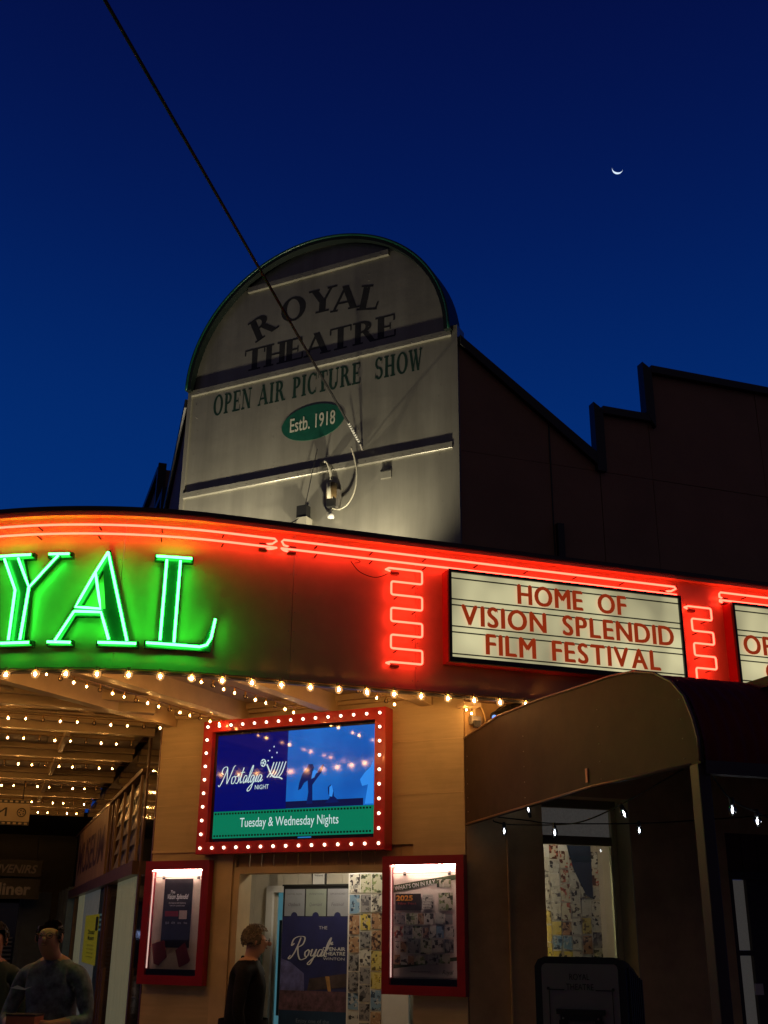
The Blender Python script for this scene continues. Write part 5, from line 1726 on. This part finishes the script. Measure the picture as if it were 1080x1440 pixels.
def blade(label, cat, u, v0, v1, z0, z1, face, cols, txts, hang=3.3, mt=None):
    t = thing('hanging_sign', label, cat, LW, u, (v0 + v1) / 2, z0)
    B(u - .02, u + .02, v0, v1, z0, z1).build('board', face, t)
    q = MB()
    for (s_, vc, zz, hh, ww, bold, sh) in txts:
        vs, f_ = text_geo(s_, bold, sh)
        capv, _ = text_geo('H', bold)
        cap = max(p[1] for p in capv)
        x0, x1 = min(p[0] for p in vs), max(p[0] for p in vs)
        # faces the camera: text runs from larger v (left) to smaller v (right)
        q.add([(u + .023, vc - ((x - x0) / (x1 - x0) - .5) * ww, zz + y * hh / cap) for x, y in vs], f_)
    q.build('lettering', cols, t)
    for v in (v0 + .1, v1 - .1):
        MB().tube([(u, v, z1), (u, v, hang)], .006, 5).build('hanger', M_DARK, t)
    return t
cream_face = mat('cream_sign_face', (.42, .34, .22), .5, var=.05)
hs = blade('cream film strip style sign hanging under the marquee on the left', 'sign', -4.9, .90, 3.0 - .5, 2.835, 3.135, M_BLACK, M_INK, [], 3.39)
B(-4.879, -4.876, .90, 2.5, 2.878, 3.092).build('cream_face', cream_face, hs)
q = MB()
vs, f_ = text_geo('MUSEUM', .0, 0)
x0, x1 = min(p[0] for p in vs), max(p[0] for p in vs)
capm = max(p[1] for p in text_geo('H')[0])
q.add([(-4.873, 1.62 - ((x - x0) / (x1 - x0) - .5) * .90, 2.935 + y * .105 / capm) for x, y in vs], f_)
q.build('lettering', M_INK, hs)
q = MB()
for k in range(25):
    for z_ in (2.845, 3.103):
        q.box(-4.879, -4.875, .92 + k * .065, .955 + k * .065, z_, z_ + .022)
q.build('perforations', cream_face, hs)
q = MB()
q.tube([(-4.872, 1.00 + .05 * math.cos(2 * PI * k / 14), 2.985 + .05 * math.sin(2 * PI * k / 14)) for k in range(15)], .006, 5, cap=False)
for k in range(5): q.ball((-4.872, 1.00 + .026 * math.cos(2 * PI * k / 5), 2.985 + .026 * math.sin(2 * PI * k / 5)), .010, 6, 4)
q.build('reel_emblem', M_INK, hs)
blade('black hanging board lettered SOUVENIRS in grey slanting capitals', 'sign', -11, .44, 1.9, 2.50, 2.77, M_BLACK, mat('dim_grey_letter', (.55, .50, .45), .5, var=0), [('SOUVENIRS', 1.00, 2.56, .13, .98, .02, .25)])
blade('black hanging board lettered Miner in pale letters, below the souvenirs board', 'sign', -11.02, .44, 1.9, 2.14, 2.47, M_BLACK, mat('dim_cream_letter', (.70, .64, .54), .5, var=0), [('Miner', .92, 2.21, .19, .68, .03, 0)], 2.50)

# ------------------------------------------------------------------ people
def skin_mesh(verts, edges_, radii, root=0, level=2):
    me = bpy.data.meshes.new('sk')
    me.from_pydata([(a, -b, c) for a, b, c in verts], edges_, [])
    o = bpy.data.objects.new('sk', me)
    COL.objects.link(o)
    o.modifiers.new('s', 'SKIN')
    o.modifiers[0].use_smooth_shade = True
    for i, sv in enumerate(me.skin_vertices[0].data):
        r = radii[i]
        sv.radius = r if isinstance(r, tuple) else (r, r)
        sv.use_root = (i == root)
    sb_ = o.modifiers.new('d', 'SUBSURF')
    sb_.levels = level
    sb_.render_levels = level
    dg = bpy.context.evaluated_depsgraph_get()
    out = bpy.data.meshes.new_from_object(o.evaluated_get(dg))
    bpy.data.objects.remove(o)
    return out
def person(label, x, y, face, H=1.70, lean=0.0, head_turn=0.0, nod=0.0, arms='down', top=None, trousers=None, skin=None, hair=None, style='short', glasses=False, build_=1.0, k_col=None):
    """x, y on the ground; face = azimuth the person looks to"""
    fr = Fr(x, y, face - PI / 2)       # v of this frame points where the person looks
    # frame: u to the person's left or right, v forwards
    t = thing('person', label, 'person', Fr(x, y, face - PI / 2))
    k = H / 1.72
    V, E, Rd = [], [], []
    noise.seed_set(int(abs(x) * 100) + 3)
    def add(p, r, parent=None):
        V.append((p[0] * k, p[1] * k, p[2] * k))
        Rd.append(tuple(q * k for q in r) if isinstance(r, tuple) else r * k)
        if parent is not None: E.append((parent, len(V) - 1))
        return len(V) - 1
    b = build_
    pel = add((0, 0, .98), (.150 * b, .115 * b))
    wa = add((0, lean * .3, 1.14), (.150 * b, .115 * b), pel)
    ch = add((0, lean * .7, 1.30), (.165 * b, .120 * b), wa)
    sh = add((0, lean, 1.42), (.115 * b, .085), ch)
    nk = add((0, lean + .01, 1.50), .052, sh)
    hf = lean + .035 + .06 * nod
    jw = add((0, hf - .012 * nod, 1.565 - .01 * nod), (.064, .074), nk)
    hd = add((0, hf, 1.625), (.076, .094), jw)
    ht = add((0, hf - .01, 1.675), (.055, .068), hd)
    for s_ in (-1, 1):
        sp = add((s_ * .165 * b, lean, 1.40), .062, sh)
        if arms == 'down':
            el = add((s_ * .235 * b, lean - .02, 1.14), .048, sp)
            wr = add((s_ * .235 * b, lean + .05, .90), .034, el)
            hn = add((s_ * .228 * b, lean + .07, .84), (.026, .042), wr)
        else:
            el = add((s_ * .235 * b, lean + .02, 1.14), .050, sp)
            wr = add((s_ * .13, lean + .24, 1.12), .034, el)
            hn = add((s_ * .075, lean + .30, 1.13), (.030, .034), wr)
        for f_ in range(4):
            if arms == 'down':
                q0 = (s_ * .225 * b, lean + .045 + .017 * f_, .80)
                f1 = add(q0, .0105, hn)
                add((s_ * .215 * b, lean + .045 + .018 * f_, .745 + .006 * abs(f_ - 1.5)), .009, f1)
            else:
                f1 = add((s_ * .045, lean + .32, 1.105 + .018 * f_), .0105, hn)
                add((s_ * .012, lean + .315, 1.105 + .018 * f_), .009, f1)
        th_ = add((hn and V[hn][0] / k - s_ * .02, V[hn][1] / k + .02, V[hn][2] / k + .0), .012, hn)
        hp = add((s_ * .085, 0, .90), .088 * b, pel)
        kn = add((s_ * .095, .02, .50), .060, hp)
        an = add((s_ * .10, -.02, .10), .042, kn)
        ft = add((s_ * .11, .12, .045), (.040, .035), an)
    me = skin_mesh(V, E, Rd, 0, 2)
    for m_ in (top, trousers, skin, mat('dark_shoe', (.02, .015, .012), .5, var=0)): me.materials.append(m_)
    for p in me.polygons:
        c = p.center / k
        r2 = math.hypot(c.x, c.y + lean)
        if c.z > 1.485: i = 2
        elif c.z < .085: i = 3
        elif arms == 'down' and c.z < .90 and abs(c.x) > .19 * b: i = 2
        elif arms != 'down' and -c.y > lean + .16 and 1.02 < c.z < 1.25: i = 2
        elif c.z < .93: i = 1
        else: i = 0
        p.material_index = i
        p.use_smooth = True
    # folds in the cloth
    for v in me.vertices:
        c = v.co / k
        if .12 < c.z < 1.46 and not (arms != 'down' and -c.y > lean + .16):
            nn = noise.noise(Vector((c.x * 9, c.y * 9, c.z * 5))) * .012 + noise.noise(Vector((c.x * 22, c.y * 22, c.z * 9))) * .006
            d = Vector((c.x if abs(c.x) < .19 else c.x - math.copysign(.235, c.x), c.y + lean, 0))
            if d.length > .01: v.co += d.normalized() * nn * k
    # turn the head on the neck and shape the face
    for v in me.vertices:
        z_ = v.co.z / k
        x_, f_ = v.co.x / k, -v.co.y / k - hf
        if z_ > 1.50:
            if f_ > .05:
                # nose, brow, chin
                nz_ = .030 * math.exp(-((x_ / .012) ** 2) - ((z_ - 1.606) / .020) ** 2)
                ey = -.010 * (math.exp(-(((abs(x_) - .030) / .014) ** 2) - ((z_ - 1.628) / .012) ** 2))
                cn = .012 * math.exp(-((x_ / .03) ** 2) - ((z_ - 1.545) / .016) ** 2)
                lp = .006 * math.exp(-((x_ / .025) ** 2) - ((z_ - 1.572) / .008) ** 2)
                v.co.y -= (nz_ + ey + cn + lp) * k
            w_ = min(1, (z_ - 1.50) / .06)
            a = head_turn * w_
            X, Y = v.co.x, v.co.y + hf * k
            v.co.x = X * math.cos(a) - Y * math.sin(a)
            v.co.y = X * math.sin(a) + Y * math.cos(a) - hf * k
    o = bpy.data.objects.new('body', me)
    COL.objects.link(o)
    o.parent = t
    def turn(p):   # p in (u, v, z) of the head before turning
        X, Y = p[0], -(p[1]) + hf
        a = head_turn
        return ((X * math.cos(a) - Y * math.sin(a)) * k, -(X * math.sin(a) + Y * math.cos(a) - hf) * k, p[2] * k)
    def headpart(name, mb, m_, smooth=True):
        q = MB()
        q.v, q.f, q.m = [turn(p) for p in mb.v], mb.f, mb.m
        return q.build(name, m_, t, smooth=smooth)
    for s_ in (-1, 1):
        headpart('eye', MB().ball((s_ * .030, hf + .0795, 1.628), (.011, .007, .006), 8, 6), mat('shaded_eye', (.10, .06, .045), .3, var=0))
        headpart('ear', MB().ball((s_ * .079, hf - .002, 1.615), (.010, .018, .030), 8, 6), skin)
    headpart('mouth', MB().ball((0, hf + .083, 1.572), (.022, .008, .005), 8, 5), mat('lip', (.25, .09, .07), .5, var=0))
    headpart('nose', MB().ball((0, hf + .105, 1.603), (.013, .018, .018), 8, 6), skin)
    # hair: a rough shell over the skull, cut away at the face
    hm = MB().ball((0, 0, 0), 1.0, 24, 18)
    vs = []
    for p in hm.v:
        d = Vector(p)
        nrm = noise.noise(d * 4.2) * .010 + noise.noise(d * 11) * .006
        rr = Vector((.088 + nrm, .104 + nrm, .100 + nrm))
        q = Vector((d.x * rr.x, d.y * rr.y, d.z * rr.z))
        if style == 'curly':
            q *= 1.06 + .08 * noise.noise(d * 6)
        front = d.y > .25 and d.z < .50
        if front: q *= .93
        if style == 'bald': q *= .93
        if d.z < -.45: q *= .78
        vs.append((q.x, hf - .008 + q.y, 1.640 + q.z))
    dirs = [Vector(p) for p in hm.v]
    hm.v = vs
    def gone(d):
        if d.y > .30 and d.z < (.55 if style != 'bald' else 2): return True
        if style == 'bald' and d.z > .35 and d.y > -.50: return True
        return d.z < -.55
    keep = [f for f in hm.f if not all(gone(dirs[i]) for i in f)]
    hm.f, hm.m = keep, [0] * len(keep)
    if True:
        rnd = random.Random(3)
        for _ in range(900):
            d = Vector((rnd.gauss(0, 1), rnd.gauss(0, 1), rnd.gauss(.25, 1))).normalized()
            if gone(d): continue
            kk = 1.0 if style == 'curly' else .95 if style == 'short' else .875
            c_ = (d.x * .094 * kk, hf - .008 + d.y * .110 * kk, 1.642 + d.z * .107 * kk)
            hm.ball(c_, (rnd.uniform(.003, .008), rnd.uniform(.003, .008), rnd.uniform(.003, .007)), 5, 4)
    headpart('hair', hm, hair)
    if glasses:
        g = MB()
        for s_ in (-1, 1):
            g.tube([(s_ * .032 + .020 * math.cos(2 * PI * j / 12), hf + .103, 1.628 + .016 * math.sin(2 * PI * j / 12)) for j in range(13)], .0022, 5, cap=False)
            g.tube([(s_ * .052, hf + .103, 1.632), (s_ * .082, hf + .0, 1.630)], .0022, 5)
        g.tube([(-.012, hf + .103, 1.63), (.012, hf + .103, 1.63)], .0022, 5)
        headpart('glasses', g, M_DARK)
    # collar and hem of the coat
    cmz = MB()
    cmz.tube([(.062 * k * math.cos(a), lean * k + .010 * k + .060 * k * math.sin(a), (1.475 - .03 * math.sin(a)) * k) for a in [2 * PI * j / 18 for j in range(19)]], .014 * k, 6, cap=False)
    cmz.build('collar', k_col or top, t, smooth=True)
    hem = MB()
    hem.lathe([(.178 * b * k, 0), (.182 * b * k, .10 * k), (.174 * b * k, .2 * k)], (0, 0, .87 * k), 20)
    hv = [(p[0], p[1] * .80, p[2]) for p in hem.v]
    hem.v = hv
    hem.f = hem.f[:-2]
    hem.m = hem.m[:-2]
    hem.build('coat_hem', top, t, smooth=True)
    return t, fr, k
SK1 = mat('skin_light', (.50, .28, .19), .5, var=.06, scale=20)
SK2 = mat('skin_tan', (.40, .20, .13), .5, var=.06, scale=20)
p_ = C.pt(-1.70, .22, 0)
pt, pf, pk = person('standing person in black jacket with short curly grey hair in the doorway', p_.x, p_.y, R_(92), 1.665, .02, .10, .25, 'down',
       mat('black_jacket', (.006, .006, .007), .8, var=.3, scale=14, spec=.2, bump=.3, bscale=30), mat('dark_trousers', (.012, .012, .014), .7, var=.1), SK1,
       mat('grey_blond_hair', (.17, .14, .10), .8, var=.5, scale=60, bump=.6, bscale=90), 'curly', True, 1.36)
q = MB()
for k in range(6): q.ball((.0, .142 - .01 * (k < 2), .95 + k * .075), .009, 6, 4)
q.build('jacket_button', M_GALV, pt)
pt, pf, pk = person('balding man in a blue grey shirt looking down at something he holds', -2.02, 7.45, R_(190), 1.69, .05, .15, 1.3, 'hold',
       mat('blue_grey_shirt', (.13, .15, .17), .7, var=.65, scale=16, bump=.3, bscale=25), mat('dark_trousers', (.012, .012, .014), .7, var=.1), SK2,
       mat('dark_brown_hair', (.02, .014, .010), .6, var=.2, scale=60), 'bald', True, 1.15, M_WHITE)
MB().prism([(-.19 + .0, 1.30), (-.15, 1.315), (-.10, 1.30), (-.05, 1.31), (-.10, 1.29), (-.15, 1.295)], .205, .209).build('chest_emblem', M_WHITE, pt)
hb = thing('folded_box', 'small orange brown box held by the balding man', 'box', pf)
B(-.09, .09, .30, .42, 1.03, 1.16).build('box_body', mat('orange_card', (.45, .13, .05), .5, var=.15), hb, bevel=.004)
B(-.092, .092, .298, .422, 1.16, 1.17).build('lid', mat('dark_card', (.05, .03, .03), .5), hb)
person('person with short dark hair and dark green top at the left picture edge', -2.60, 8.0, R_(172), 1.66, .02, .1, .4, 'down',
       mat('dark_green_top', (.02, .045, .035), .7, var=.2), MATS['dark_trousers'], SK2, mat('black_hair', (.010, .008, .007), .6, var=.2, scale=60), 'short', False, 1.0)

# ------------------------------------------------------------------ the moon
D = 2400.0
md = (fw + cr * ((868.5 - 540) / F_PX) - cu * ((237 - 720) / F_PX)).normalized()
mo = Vector((0, 0, EYE)) + md * D
rr = D * math.tan(R_(.265))
ax = md.cross(Vector((0, 0, 1))).normalized()
ay = ax.cross(md).normalized()
n = 24
vs = []
for k in range(n + 1):
    a = PI * k / n
    vs.append((math.cos(a) * rr, -math.sin(a) * rr))
for k in range(n + 1):
    a = PI * k / n
    vs.append((math.cos(a) * rr, -math.sin(a) * rr * .68 + .0))
tl = R_(-19)
mm = MB()
P0 = []
for x, y in vs:
    X, Y = x * math.cos(tl) - y * math.sin(tl), x * math.sin(tl) + y * math.cos(tl)
    P0.append(mo + ax * X + ay * Y)
fr_q = [(k, k + 1, n + 2 + k, n + 1 + k) for k in range(n)]
P1 = [p + md * rr * .6 for p in P0]
allv = [(p.x, -p.y, p.z) for p in P0 + P1]
m2 = len(P0)
mm.add(allv, fr_q + [tuple(i + m2 for i in f) for f in fr_q] + [(k, k + 1, m2 + k + 1, m2 + k) for k in range(n)])
mm.solo('moon', emis('moonlight', (.70, .85, 1.0), 1.1, False), 'thin waxing crescent moon in the dark blue sky', 'moon', WORLD, mo.x, -mo.y, mo.z)
